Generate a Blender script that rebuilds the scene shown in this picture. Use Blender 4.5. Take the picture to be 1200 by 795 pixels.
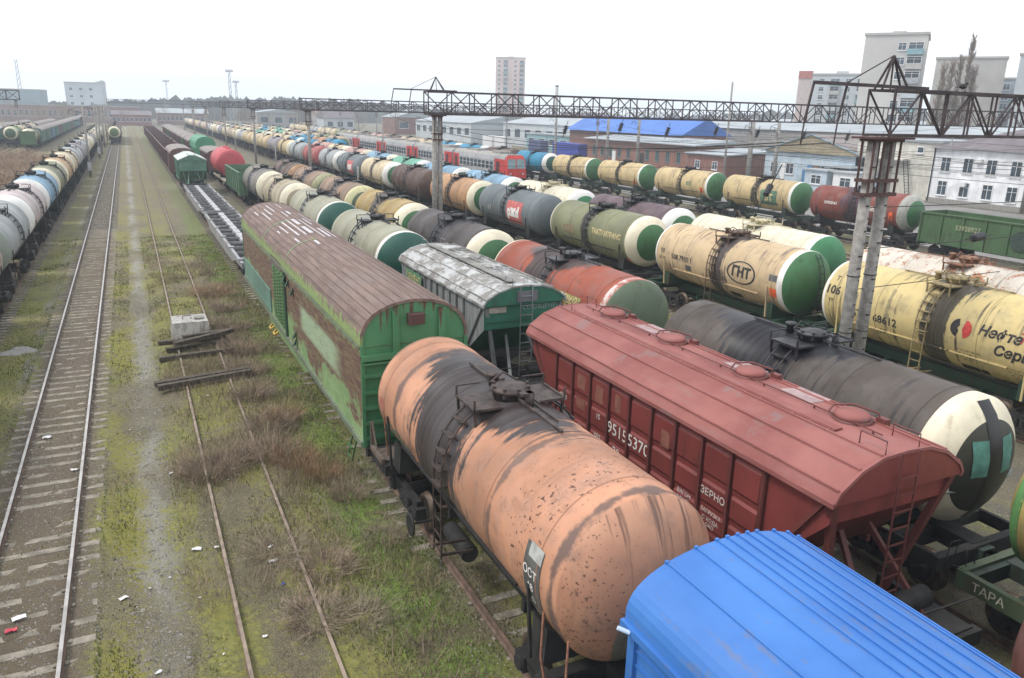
import bpy, bmesh, math, random
import numpy as np
from mathutils import Vector, Matrix, noise

# ------------------------------------------------------------------ camera, world, sun, exposure
scene = bpy.context.scene
for o in list(bpy.data.objects): bpy.data.objects.remove(o)
COL = scene.collection
PI = math.pi
YAW, PITCH, ROLL, CAMH = .455, .284, .024, 10.156
F_ = Vector((math.sin(YAW)*math.cos(PITCH), math.cos(YAW)*math.cos(PITCH), -math.sin(PITCH)))
r0 = Vector((math.cos(YAW), -math.sin(YAW), 0)); u0 = r0.cross(F_)
R_ = math.cos(ROLL)*r0 + math.sin(ROLL)*u0
U_ = -math.sin(ROLL)*r0 + math.cos(ROLL)*u0
cd = bpy.data.cameras.new('camera'); cam = bpy.data.objects.new('camera', cd); COL.objects.link(cam)
cd.sensor_width = 36; cd.lens = 905.7/1200*36; cd.clip_start = .1; cd.clip_end = 6000
M3 = Matrix((R_, U_, -F_)).transposed()
cam.matrix_world = Matrix.Translation((0, 0, CAMH)) @ M3.to_4x4()
scene.camera = cam

SUN_EL, SUN_AZ = math.radians(56), math.radians(-75)      # azimuth from +Y towards +X
W = bpy.data.worlds.new('World'); scene.world = W; W.use_nodes = True
wn = W.node_tree.nodes; wl = W.node_tree.links; wn.clear()
wo = wn.new('ShaderNodeOutputWorld'); bg = wn.new('ShaderNodeBackground')
sky = wn.new('ShaderNodeTexSky'); sky.sky_type = 'NISHITA'; sky.sun_disc = False
sky.sun_elevation = SUN_EL; sky.sun_rotation = SUN_AZ
sky.air_density = 1.0; sky.dust_density = 4.0; sky.altitude = 50
mx = wn.new('ShaderNodeMix'); mx.data_type = 'RGBA'; mx.inputs[0].default_value = .86
wl.new(sky.outputs[0], mx.inputs[6]); mx.inputs[7].default_value = (9.6, 9.9, 10.4, 1)
wl.new(mx.outputs[2], bg.inputs[0]); bg.inputs[1].default_value = .1
wl.new(bg.outputs[0], wo.inputs[0])
sd = bpy.data.lights.new('sun', 'SUN'); sd.energy = 1.5; sd.angle = math.radians(14); sd.color = (1, .96, .9)
sun = bpy.data.objects.new('sun', sd); COL.objects.link(sun)
sdir = Vector((math.sin(SUN_AZ)*math.cos(SUN_EL), math.cos(SUN_AZ)*math.cos(SUN_EL), math.sin(SUN_EL)))
sun.rotation_euler = sdir.to_track_quat('Z', 'Y').to_euler(); sun.location = (-30, 0, 60)
scene.view_settings.view_transform = 'Standard'; scene.view_settings.look = 'None'
scene.view_settings.exposure = 0.55; scene.view_settings.gamma = 1
scene.view_settings.use_curve_mapping = False
scene.render.engine = 'CYCLES'
scene.cycles.max_bounces = 6; scene.cycles.diffuse_bounces = 3; scene.cycles.volume_bounces = 2

rnd = random.Random(7)

# ------------------------------------------------------------------ node helpers / materials
class NT:
    def __init__(s, name, rough=.7, metal=0.0):
        s.m = bpy.data.materials.new(name); s.m.use_nodes = True
        s.n = s.m.node_tree.nodes; s.l = s.m.node_tree.links
        s.b = s.n['Principled BSDF']; s.b.inputs['Roughness'].default_value = rough
        s.b.inputs['Metallic'].default_value = metal
        s.tc = s.n.new('ShaderNodeTexCoord'); s._rv = None
    def inp(s, sock, v):
        if isinstance(v, (int, float)): sock.default_value = v
        elif isinstance(v, tuple): sock.default_value = v if len(v) == len(sock.default_value) else (*v, 1)
        else: s.l.new(v, sock)
    def math(s, op, a, b=0.0, c=None, clamp=False):
        n = s.n.new('ShaderNodeMath'); n.operation = op; n.use_clamp = clamp
        s.inp(n.inputs[0], a); s.inp(n.inputs[1], b)
        if c is not None: s.inp(n.inputs[2], c)
        return n.outputs[0]
    def coord(s, scale=(1, 1, 1), rand=True, world=False):
        v = s.n.new('ShaderNodeMapping'); v.inputs['Scale'].default_value = scale
        if world:
            g = s.n.new('ShaderNodeNewGeometry'); s.l.new(g.outputs['Position'], v.inputs[0])
        else: s.l.new(s.tc.outputs['Object'], v.inputs[0])
        if rand and not world:
            oi = s.n.new('ShaderNodeObjectInfo'); m = s.math('MULTIPLY', oi.outputs['Random'], 57.0)
            s.l.new(m, v.inputs['Location'])
        return v.outputs[0]
    def noise(s, scale=1, det=4, sc=(1, 1, 1), rough=.55, world=False, dist=0, rand=True):
        n = s.n.new('ShaderNodeTexNoise'); n.inputs['Scale'].default_value = scale
        n.inputs['Detail'].default_value = det; n.inputs['Roughness'].default_value = rough
        n.inputs['Distortion'].default_value = dist
        s.l.new(s.coord(sc, rand, world), n.inputs['Vector']); return n.outputs['Fac']
    def ramp(s, v, a, b, lo=0.0, hi=1.0):
        n = s.n.new('ShaderNodeMapRange'); n.interpolation_type = 'SMOOTHSTEP'
        s.inp(n.inputs[0], v)
        for i, x in ((1, a), (2, b), (3, lo), (4, hi)): n.inputs[i].default_value = x
        return n.outputs[0]
    def mix(s, f, a, b):
        n = s.n.new('ShaderNodeMix'); n.data_type = 'RGBA'
        s.inp(n.inputs[0], f); s.inp(n.inputs[6], a); s.inp(n.inputs[7], b); return n.outputs[2]
    def xyz(s, world=False):
        n = s.n.new('ShaderNodeSeparateXYZ'); s.l.new(s.coord((1, 1, 1), False, world), n.inputs[0]); return n.outputs
    def bump(s, h, st=.3, d=.02):
        n = s.n.new('ShaderNodeBump'); n.inputs['Strength'].default_value = st; n.inputs['Distance'].default_value = d
        s.l.new(h, n.inputs['Height']); s.l.new(n.outputs[0], s.b.inputs['Normal'])
    def base(s, c): s.inp(s.b.inputs['Base Color'], c)

def mul(c, k): return tuple(min(1, x*k) for x in c[:3])
_mc = {}
def simple(name, col, rough=.7, var=.3, scale=1.5, metal=0, bump=0, bscale=20, world=False):
    if name in _mc: return _mc[name]
    g = NT(name, rough, metal)
    f = g.ramp(g.noise(scale, 5, world=world), .3, .7)
    g.base(g.mix(f, mul(col, 1-var), mul(col, 1+var)))
    if bump: g.bump(g.noise(bscale, 3, world=world), bump, .02)
    _mc[name] = g.m; return g.m
def painted(name, col, rust=.3, rcol=(.09, .035, .02), dirt=.25, vsc=(1, 1, .3), rough=.55, scale=1.6, th=.62):
    """old paint with rust patches that run down"""
    if name in _mc: return _mc[name]
    g = NT(name, rough)
    big = g.noise(.7, 5); st = g.noise(scale*2, 5, vsc); fine = g.noise(14, 4)
    c = g.mix(g.ramp(big, .3, .7), mul(col, .82), mul(col, 1.12))
    c = g.mix(g.math('MULTIPLY', g.ramp(st, .5, .75), dirt), c, mul(col, .35))
    k = g.math('ADD', g.math('MULTIPLY', st, .7), g.math('MULTIPLY', fine, .3))
    rm = g.ramp(g.math('ADD', k, g.math('MULTIPLY', big, .25)), th+.04, th+.1)
    rc = g.mix(g.ramp(fine, .3, .7), mul(rcol, .6), mul(rcol, 1.5))
    c = g.mix(g.math('MULTIPLY', rm, rust), c, rc)
    g.base(c); g.bump(fine, .15, .01)
    _mc[name] = g.m; return g.m

def tank_mat(name, col, spill=0.8, w=.55, yc=0.0, sd=(.018, .016, .017), streak=.4, rust=.15, rcol=(.12, .05, .025),
             fade=.2, hoops=(), top=0.0, edge=1.0, spots=0.0, rough=.5):
    if name in _mc: return _mc[name]
    g = NT(name, rough)
    X, Y, Z = g.xyz()
    big = g.noise(.55, 5); st = g.noise(1.2, 6, (.28, 5.5, .28)); mid = g.noise(1.6, 6, (1, 1.3, 1)); fine = g.noise(12, 4)
    c = g.mix(g.ramp(big, .3, .7), mul(col, 1-fade), mul(col, 1+fade*.6))
    c = g.mix(g.ramp(mid, .42, .7, 0, .5), c, tuple(x*.5+.09 for x in col))
    c = g.mix(g.ramp(g.noise(3.2, 6, (1, .6, 1)), .56, .72, 0, .35), c, mul(col, .45))
    c = g.mix(g.math('MULTIPLY', g.math('MULTIPLY', g.ramp(st, .52, .66), g.ramp(g.noise(.9, 4), .42, .62)), min(1, streak*1.5)), c, mul(sd, 2.2))
    # rust blotches
    rk = g.math('ADD', g.math('MULTIPLY', mid, .6), g.math('MULTIPLY', fine, .4))
    rt = .52 if rust >= 1 else .56
    c = g.mix(g.math('MULTIPLY', g.ramp(rk, rt, rt+.08), rust), c, g.mix(fine, mul(rcol, .6), mul(rcol, 1.6)))
    for (hy, hw, hs) in hoops:
        d = g.math('ABSOLUTE', g.math('SUBTRACT', Y, hy))
        d = g.math('SUBTRACT', d, g.math('MULTIPLY', g.math('SUBTRACT', mid, .5), .5))
        d = g.math('ADD', d, g.math('MULTIPLY', g.math('SUBTRACT', fine, .5), .12))
        c = g.mix(g.ramp(d, hw*.4, hw*1.3, hs, 0), c, mul(sd, 2.6))
    ay = g.math('ABSOLUTE', Y)
    for s_ in (2.1, 4.15):
        c = g.mix(g.ramp(g.math('ABSOLUTE', g.math('SUBTRACT', ay, s_)), .008, .03, .55, 0), c, mul(col, .25))
    # spill round the filling dome
    d = g.math('ABSOLUTE', g.math('SUBTRACT', Y, yc))
    d = g.math('SUBTRACT', d, g.math('MULTIPLY', g.math('SUBTRACT', mid, .5), 1.5*edge))
    d = g.math('SUBTRACT', d, g.math('MULTIPLY', g.math('SUBTRACT', st, .5), 2.8*edge))
    d = g.math('SUBTRACT', d, g.math('MULTIPLY', g.math('SUBTRACT', fine, .5), .35*edge))
    d = g.math('SUBTRACT', d, g.math('MULTIPLY', g.ramp(Z, 4.0, 4.6), .5+top))
    m = g.ramp(d, w*.75, w*1.15, spill, 0)
    sc = g.mix(g.ramp(st, .35, .62), mul(sd, 1.0), mul(sd, 2.6))
    c = g.mix(m, c, sc)
    if spots:
        pass
        cl = g.math('MULTIPLY', g.ramp(Y, -4.7, -3.9), g.ramp(Y, -3.6, -2.4, 1, 0)); n9 = g.noise(11, 4, rough=.65)
        s = g.math('MULTIPLY', g.ramp(g.math('ADD', n9, g.math('MULTIPLY', cl, .10)), .67, .74), spots)
        c = g.mix(s, c, (.045, .018, .016))
    g.base(c); g.bump(g.math('ADD', fine, st), .08, .01)
    g.inp(g.b.inputs['Roughness'], g.ramp(m, 0, 1, rough, rough*.8)); g.b.inputs['Specular IOR Level'].default_value = .2
    _mc[name] = g.m; return g.m

DARK = simple('underframe_dark', (.022, .021, .02), .8, .4, 3)
DARKG = painted('underframe_green', (.03, .05, .035), .6, (.03, .02, .015), .6)
DARKR = painted('underframe_brown', (.05, .035, .028), .5)
STEEL = simple('wheel_steel', (.10, .07, .05), .5, .4, 6, .4)
BLACKM = simple('fitting_black', (.02, .02, .022), .6, .5, 4)
CONC = simple('concrete', (.34, .33, .31), .9, .16, 2.5, bump=.3, bscale=30)
CONC2 = simple('concrete_weathered', (.27, .255, .235), .95, .25, 5, bump=.4, bscale=25)
RUSTST = painted('rusty_steel', (.085, .04, .035), .5, (.05, .02, .015), .4, (1, 1, 1), .8)
TRUSS = simple('truss_steel', (.055, .04, .042), .8, .4, 2)
WHITE = simple('white_paint', (.78, .78, .76), .6, .06)
CREAMB = painted('band_cream', (.72, .66, .5), .25, (.2, .1, .05), .15, th=.68)
WHITEB = painted('band_white', (.74, .73, .69), .25, (.25, .13, .08), .15, th=.68)
GREENH = painted('head_green', (.05, .155, .06), .3, (.03, .05, .03), .3, th=.68)
TEALH = painted('head_teal', (.015, .09, .065), .2, (.02, .04, .03), .2, th=.7)
OLIVEH = painted('head_olive', (.10, .14, .085), .4, (.05, .05, .03), .3)
GLASS = simple('window_glass', (.05, .07, .09), .15, .3, .5)
INSUL = simple('insulator', (.03, .03, .035), .3, .2)
YELLOW = simple('yellow_fitting', (.55, .36, .06), .6, .2)

# ------------------------------------------------------------------ mesh builder
class MB:
    def __init__(s): s.v = []; s.f = []; s.mi = []; s.sm = []
    def add(s, vs, fs, mi=0, sm=False):
        o = len(s.v); s.v += [tuple(v) for v in vs]
        for f in fs: s.f.append(tuple(i+o for i in f)); s.mi.append(mi); s.sm.append(sm)
        return s
    def box(s, x0, x1, y0, y1, z0, z1, mi=0):
        vs = [(x, y, z) for z in (z0, z1) for y in (y0, y1) for x in (x0, x1)]
        return s.add(vs, [(0, 2, 3, 1), (4, 5, 7, 6), (0, 1, 5, 4), (2, 6, 7, 3), (0, 4, 6, 2), (1, 3, 7, 5)], mi)
    def bar(s, a, b, w=.1, h=None, mi=0):
        a, b = Vector(a), Vector(b); h = h or w; d = (b-a)
        if d.length < 1e-6: return s
        d.normalize(); up = Vector((0, 0, 1)) if abs(d.z) < .95 else Vector((0, 1, 0))
        x = d.cross(up).normalized(); y = x.cross(d)
        vs = [p+x*(i*w/2)+y*(j*h/2) for p in (a, b) for i, j in ((-1, -1), (1, -1), (1, 1), (-1, 1))]
        return s.add(vs, [(3, 2, 1, 0), (4, 5, 6, 7), (0, 1, 5, 4), (1, 2, 6, 5), (2, 3, 7, 6), (3, 0, 4, 7)], mi)
    def tube(s, pts, r=.02, n=6, mi=0, r2=None):
        pts = [Vector(p) for p in pts]; rings = []; L = len(pts); vs = []
        for i, p in enumerate(pts):
            d = (pts[min(i+1, L-1)]-pts[max(i-1, 0)]).normalized()
            up = Vector((0, 0, 1)) if abs(d.z) < .9 else Vector((0, 1, 0))
            x = d.cross(up).normalized(); y = x.cross(d)
            rr = r if r2 is None else r+(r2-r)*i/(L-1)
            vs += [p+x*(rr*math.cos(2*PI*k/n))+y*(rr*math.sin(2*PI*k/n)) for k in range(n)]
        fs = [(i*n+k, i*n+(k+1) % n, (i+1)*n+(k+1) % n, (i+1)*n+k) for i in range(L-1) for k in range(n)]
        s.add(vs, fs, mi, True)
        s.add(vs[:n], [tuple(reversed(range(n)))], mi); s.add(vs[-n:], [tuple(range(n))], mi); return s
    def lathe(s, prof, c=(0, 0, 0), axis='Y', n=32, mis=None, sm=True):
        """prof: list of (t along the axis, radius)"""
        vs = []; fs = []; mm = []
        for t, r in prof:
            for k in range(n):
                a = 2*PI*k/n; u, w = r*math.cos(a), r*math.sin(a)
                vs.append({'Y': (c[0]+u, c[1]+t, c[2]+w), 'Z': (c[0]+u, c[1]+w, c[2]+t), 'X': (c[0]+t, c[1]+u, c[2]+w)}[axis])
        o = len(s.v); s.v += vs
        for i in range(len(prof)-1):
            for k in range(n):
                q = (i*n+k, i*n+(k+1) % n, (i+1)*n+(k+1) % n, (i+1)*n+k)
                if axis == 'Y': q = q[::-1]
                s.f.append(tuple(j+o for j in q)); s.mi.append(mis[i] if mis else 0); s.sm.append(sm)
        for e, i in ((0, 0), (1, len(prof)-1)):
            if prof[i][1] > 1e-4:
                q = [o+i*n+k for k in range(n)]; s.f.append(tuple(q)); s.mi.append(mis[0 if not e else -1] if mis else 0); s.sm.append(False)
        return s
    def extr(s, prof, y0, y1, mi=0, caps=True, capmi=None, close=True):
        """prof: closed list of (x,z), extruded along Y"""
        n = len(prof); vs = [(x, y0, z) for x, z in prof]+[(x, y1, z) for x, z in prof]
        rng = range(n) if close else range(n-1)
        s.add(vs, [(i, (i+1) % n, n+(i+1) % n, n+i) for i in rng], mi)
        if caps: s.add(vs, [tuple(range(n-1, -1, -1)), tuple(range(n, 2*n))], mi if capmi is None else capmi)
        return s
    def mesh(s, name):
        me = bpy.data.meshes.new(name); me.from_pydata(s.v, [], s.f)
        me.polygons.foreach_set('material_index', s.mi); me.polygons.foreach_set('use_smooth', s.sm)
        bm = bmesh.new(); bm.from_mesh(me)
        bmesh.ops.recalc_face_normals(bm, faces=bm.faces); bm.to_mesh(me); bm.free(); me.update(); return me
    def build(s, name, mats, parent=None, loc=None, me=None):
        me = me or s.mesh(name)
        if not isinstance(mats, (list, tuple)): mats = [mats]
        for m in mats: me.materials.append(m)
        return link(name, me, parent, loc)
def link(name, me, parent=None, loc=None):
    o = bpy.data.objects.new(name, me); COL.objects.link(o)
    if parent: o.parent = parent
    if loc: o.location = loc
    return o
def tag(o, label=None, cat=None, group=None, kind=None):
    if label:
        n = len(label.split())
        if not 4 <= n <= 16: print('LABEL LENGTH', n, label)
        o['label'] = label
    if cat: o['category'] = cat
    if group: o['group'] = group
    if kind: o['kind'] = kind
    return o
def empty(name, loc, label, cat, group=None, rz=0):
    o = bpy.data.objects.new(name, None); COL.objects.link(o); o.location = loc; o.rotation_euler.z = rz
    o.empty_display_size = .5
    return tag(o, label, cat, group)
KIDS = {}
def copy_tree(o, parent=None):
    c = o.copy(); COL.objects.link(c); c.parent = parent
    for ch in [x for x in o.children]: copy_tree(ch, c)
    return c

# ------------------------------------------------------------------ lettering
FONTC = {}
def letters(text, size, bold=0.0, shear=0, ext=0):
    k = (text, size, bold, shear)
    if k in FONTC: return FONTC[k]
    cu = bpy.data.curves.new('lettering_curve', 'FONT'); cu.body = text; cu.size = size; cu.offset = bold*size
    cu.shear = shear; cu.resolution_u = 2; cu.align_x = 'CENTER'; cu.align_y = 'CENTER'; cu.fill_mode = 'FRONT'
    ob = bpy.data.objects.new('lettering_curve', cu); COL.objects.link(ob)
    dg = bpy.context.evaluated_depsgraph_get(); ev = ob.evaluated_get(dg); me = bpy.data.meshes.new_from_object(ev)
    bpy.data.objects.remove(ob); bpy.data.curves.remove(cu)
    bm = bmesh.new(); bm.from_mesh(me)
    ys = [v.co.y for v in bm.verts] or [0]
    y = min(ys)+.07
    while y < max(ys):
        bmesh.ops.bisect_plane(bm, geom=bm.verts[:]+bm.edges[:]+bm.faces[:], plane_co=(0, y, 0), plane_no=(0, 1, 0)); y += .07
    bm.verts.ensure_lookup_table()
    for i, v in enumerate(bm.verts): v.index = i
    vs = [(v.co.x, v.co.y) for v in bm.verts]; fs = [[v.index for v in f.verts] for f in bm.faces]; bm.free()
    bpy.data.meshes.remove(me); FONTC[k] = (vs, fs); return vs, fs
def rect2(w, h, cx=0, cy=0):
    n = max(1, int(h/.08)); vs = []; fs = []
    for i in range(n+1):
        y = cy-h/2+h*i/n; vs += [(cx-w/2, y), (cx+w/2, y)]
    for i in range(n): fs.append((2*i, 2*i+1, 2*i+3, 2*i+2))
    return vs, fs
def disc2(r, a0=0, a1=2*PI, ri=0, sx=1.0):
    n = 28; m = 5; vs = []; fs = []
    for j in range(m+1):
        rr = ri+(r-ri)*j/m
        for i in range(n+1):
            a = a0+(a1-a0)*i/n; vs.append((rr*math.cos(a)*sx, rr*math.sin(a)))
    for j in range(m):
        for i in range(n): fs.append((j*(n+1)+i, j*(n+1)+i+1, (j+1)*(n+1)+i+1, (j+1)*(n+1)+i))
    return vs, fs
def on_tank(parent, shape, y, ang, m, name='lettering', R=1.5, zc=3.0, off=.012):
    vs, fs = shape; r = R+off
    b = MB(); b.add([(-r*math.cos(ang+v/r), y-u, zc+r*math.sin(ang+v/r)) for u, v in vs], fs)
    return b.build(name, m, parent)
def on_side(parent, shape, x, y, z, m, name='lettering'):
    vs, fs = shape; b = MB(); b.add([(x, y-u, z+v) for u, v in vs], fs); return b.build(name, m, parent)
def on_end(parent, shape, x, y, z, m, name='lettering'):
    vs, fs = shape; b = MB(); b.add([(x+u, y, z+v) for u, v in vs], fs); return b.build(name, m, parent)
INKB = simple('lettering_black', (.03, .028, .03), .7, .4, 8)
INKW = simple('lettering_white', (.7, .68, .64), .7, .15, 8)
INKR = simple('lettering_red', (.5, .05, .04), .7, .2, 8)
INKY = simple('lettering_yellow', (.62, .5, .26), .7, .3, 8)

# ------------------------------------------------------------------ running gear (shared meshes)
def bogie_mesh(detail=True):
    b = MB()
    for sx in (-1, 1):
        x = sx*1.02
        b.extr([(x-.07, .62), (x+.07, .62), (x+.07, .8), (x-.07, .8)], -.95, .95)
        b.bar((x, -.9, .62), (x, -.35, .33), .12, .12); b.bar((x, .9, .62), (x, .35, .33), .12, .12)
        b.box(x-.09, x+.09, -.42, .42, .22, .34)
        for y in (-.925, .925):
            b.box(x-.13, x+.13, y-.17, y+.17, .34, .66); b.lathe([(0, .15), (.12, .12), (.14, .05)], (x+(.05 if sx > 0 else -.17), y, .475), 'X', 10)
        if detail:
            for y in (-.22, 0, .22):
                for q in range(5): b.lathe([(0, .085), (.03, .1), (.06, .085)], (x+sx*.03, y, .34+q*.062), 'Z', 8)
            b.bar((x-.1*sx, -.5, .45), (x-.1*sx, .5, .45), .06)
            for y in (-1.25, 1.25): b.bar((x-.15*sx, y, .5), (x-.15*sx, y*.8, .9), .07)
    b.box(-1.0, 1.0, -.2, .2, .45, .78)
    return b
def wheel_mesh():
    b = MB()
    b.lathe([(-1.05, .07), (1.05, .07)], (0, 0, .475), 'X', 8)
    for sx in (-1, 1):
        b.lathe([(sx*.72, .3), (sx*.72, .505), (sx*.755, .505), (sx*.765, .478), (sx*.86, .47), (sx*.86, .36), (sx*.82, .34), (sx*.82, .13), (sx*.88, .12)], (0, 0, .475), 'X', 28)
    return b
ME = {}
def shared(key, fn, mats):
    if key not in ME:
        me = fn().mesh(key)
        for m in (mats if isinstance(mats, (list, tuple)) else [mats]): me.materials.append(m)
        ME[key] = me
    return ME[key]
def add_bogies(root, ys, simple_=False):
    for y in ys:
        if simple_:
            def f():
                q = bogie_mesh(False); w = wheel_mesh()
                for dy in (-.925, .925): q.add([(a, b_+dy, c) for a, b_, c in w.v], w.f)
                return q
            link('bogie', shared('bogie_far', f, DARK), root, (0, y, 0))
        else:
            bo = link('bogie', shared('bogie', bogie_mesh, DARK), root, (0, y, 0))
            for dy in (-.925, .925): link('wheelset', shared('wheelset', wheel_mesh, STEEL), bo, (0, dy, 0))
def setmat(o, i, m):
    o.material_slots[i].link = 'OBJECT'; o.material_slots[i].material = m

def coupler(b, y, s):
    b.box(-.12, .12, min(y, y+s*.55), max(y, y+s*.55), .92, 1.16); b.box(-.2, .2, min(y+s*.42, y+s*.62), max(y+s*.42, y+s*.62), .86, 1.22)
def tank_frame():
    b = MB()
    b.box(-.25, .25, -5.4, 5.4, .95, 1.3)
    for s in (-1, 1):
        b.box(-1.5, 1.5, s*5.4-.1, s*5.4+.1, .93, 1.28)
        b.box(-1.5, 1.5, s*4.35-.12, s*4.35+.12, 1.0, 1.28)
        for x in (-1.45, 1.45): b.box(x-.05, x+.05, min(s*4.35, s*5.4), max(s*4.35, s*5.4), 1.0, 1.3)
        b.extr([(-1.3, 1.3), (1.3, 1.3), (1.25, 2.0), (.6, 1.62), (-.6, 1.62), (-1.25, 2.0)], s*3.9-.25, s*3.9+.25)
        coupler(b, s*5.5, s)
        b.bar((-1.0, s*5.5, 1.0), (-.5, s*5.75, .8), .04); b.tube([(.5, s*5.5, 1.0), (.5, s*5.9, .6), (.45, s*6.05, .7)], .03)
        for x in (-1.35, 1.35):
            b.tube([(x, s*5.55, 1.25), (x, s*5.6, 1.7), (x*.8, s*5.6, 1.7), (x*.8, s*5.55, 1.25)], .015, 5)
    b.lathe([(-.6, .2), (.6, .2)], (-.75, .9, .75), 'Y', 12); b.lathe([(-.4, .16), (.4, .16)], (.7, -1.3, .75), 'Y', 12)
    b.bar((-.4, -3, .8), (-.4, 3, .8), .05); b.bar((.4, -3, .7), (.4, 3, .7), .05)
    for y in (-2, 2): b.box(-.6, .6, y-.06, y+.06, .75, 1.0)
    return b
def barrel(zc=3.0, R=1.5, half=4.75, n=40, simple_=False, seams=(-4.15, -2.1, 2.1, 4.15), bw=.3):
    prof = [(-half-.62, .0), (-half-.6, .35), (-half-.5, .75), (-half-.36, 1.08), (-half-.24, 1.27), (-half-.12, 1.4), (-half-.03, 1.48), (-half+.02, 1.5)]
    prof = [(t, r*R/1.5) for t, r in prof]
    mis = [2, 2, 2, 4, 4, 4, 1]
    cyl = [(-half+bw, R)]
    mi2 = [1]
    if not simple_:
        for s in seams: cyl += [(s-.03, R), (s-.012, R+.016), (s+.012, R+.016), (s+.03, R)]; mi2 += [0, 0, 0, 0]
    cyl += [(half-.1, R)]; mi2 += [0]
    p2 = [(-t, r) for t, r in reversed(prof)]; m2 = list(reversed(mis))
    allp = prof+cyl+p2; mm = mis+mi2+[3]+[3]+[0]*(len(m2)-1)
    b = MB(); b.lathe(allp, (0, 0, zc), 'Y', n, mm)
    return b
def platform(R=1.5, zc=3.0):
    b = MB(); t = zc+R
    for s in (-1, 1):                                     # grating boards each side of the dome
        x0, x1 = (.4, 1.02) if s > 0 else (-1.02, -.4)
        b.box(x0, x1, -.5, .5, t-.06, t-.03)
        b.bar((s*1.0, -.45, t-.05), (s*.98, -.45, t-.42), .05); b.bar((s*1.0, .45, t-.05), (s*.98, .45, t-.42), .05)
        b.bar((s*.45, -.5, t-.02), (s*1.02, -.5, t-.02), .05); b.bar((s*1.02, -.5, t-.02), (s*1.02, .5, t-.02), .05)
        for y in (-.48, .48): b.bar((s*1.02, y, t-.03), (s*1.02, y, t+.2), .04)
        b.bar((s*1.02, .48, t+.2), (s*.5, .48, t+.2), .03)
    b.lathe([(-.06, .36), (.14, .36), (.14, .42), (.2, .42), (.24, .3), (.27, .0)], (0, 0, t), 'Z', 18)
    for k in range(8):
        a = k*PI/4; b.box(.38*math.cos(a)-.03, .38*math.cos(a)+.03, .38*math.sin(a)-.03, .38*math.sin(a)+.03, t+.05, t+.27)
    b.tube([(.3, .38, t+.2), (.05, .5, t+.36), (-.3, .4, t+.2)], .025, 5)
    b.bar((0, -2.2, t+.05), (0, 2.2, t+.05), .05); b.bar((.25, -1.6, t+.0), (.25, 1.5, t+.0), .03)
    b.lathe([(-.05, .11), (.2, .11), (.22, .16), (.27, .16), (.3, .05)], (-.05, .75, t), 'Z', 10)
    b.lathe([(-.05, .09), (.3, .09)], (.1, -.68, t), 'Z', 10); b.box(-.12, .16, -.76, -.6, t+.24, t+.3)
    return b
def ladder(side, R=1.5, zc=3.0):
    b = MB(); pts = []
    for k in range(9):
        a = math.radians(62-k*62/8); pts.append((side*(R+.13)*math.cos(a), 0, zc+(R+.13)*math.sin(a)))
    pts.append((side*(R+.13), 0, 1.15))
    dense = []
    for y in (-.22, .22): b.tube([(p[0], y, p[2]) for p in pts], .024, 5)
    for k in range(6):
        a = math.radians(58-k*13); p = (side*(R+.13)*math.cos(a), zc+(R+.13)*math.sin(a))
        b.box(min(p[0]-.07, p[0]+.07), max(p[0]-.07, p[0]+.07), -.24, .24, p[1]-.012, p[1]+.012)
        b.bar((p[0], -.22, p[1]), (p[0]*R/(R+.13), -.22, zc+(p[1]-zc)*R/(R+.13)-.02), .03)
        b.bar((p[0], .22, p[1]), (p[0]*R/(R+.13), .22, zc+(p[1]-zc)*R/(R+.13)-.02), .03)
    for k in range(5): b.bar((side*(R+.13), -.22, 2.7-k*.35), (side*(R+.13), .22, 2.7-k*.35), .03)
    b.bar((side*(R+.13), -.22, 1.25), (side*.9, -.22, 1.2), .05); b.bar((side*(R+.13), .22, 1.25), (side*.9, .22, 1.2), .05)
    return b
def straps():
    b = MB()
    for s in (-1, 1):
        for y in (-3.9, 3.9): b.bar((s*1.5, y, 2.8), (s*1.42, y, 1.35), .05, .06)
        b.bar((s*1.36, -3.2, 2.3), (s*1.36, 3.2, 2.3), .05, .05)
    return b
def make_tank(x, y, shell, label, band=None, head=None, frame=None, lod=0, fit=None, group=None, R=1.5, cat='tank wagon', strap=None, rim=None, ring=True):
    root = empty('tank_wagon', (x, y, 0), label, cat, group)
    key = f'barrel{lod}_{R}'
    bm_ = link('barrel', shared(key, lambda: barrel(R=R, n=(64, 40, 24)[lod], simple_=lod == 2), [WHITE]*5), root)
    setmat(bm_, 3, rim or shell); setmat(bm_, 4, (band if ring else head) or shell); setmat(bm_, 0, shell); setmat(bm_, 1, band or shell); setmat(bm_, 2, head or shell)
    fr = link('frame', shared('tank_frame', tank_frame, DARK), root)
    if frame: setmat(fr, 0, frame)
    add_bogies(root, (-3.9, 3.9), lod > 0)
    pl = link('platform', shared(f'tank_platform{R}', lambda: platform(R), BLACKM), root)
    if fit: setmat(pl, 0, fit)
    if lod < 2:
        for s in (-1, 1):
            la = link('ladder', shared(f'tank_ladder{s}{R}', lambda: ladder(s, R), BLACKM), root)
            if fit: setmat(la, 0, fit)
        st = link('strap', shared('tank_strap', straps, DARK), root)
        if strap: setmat(st, 0, strap)
    return root, bm_
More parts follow.
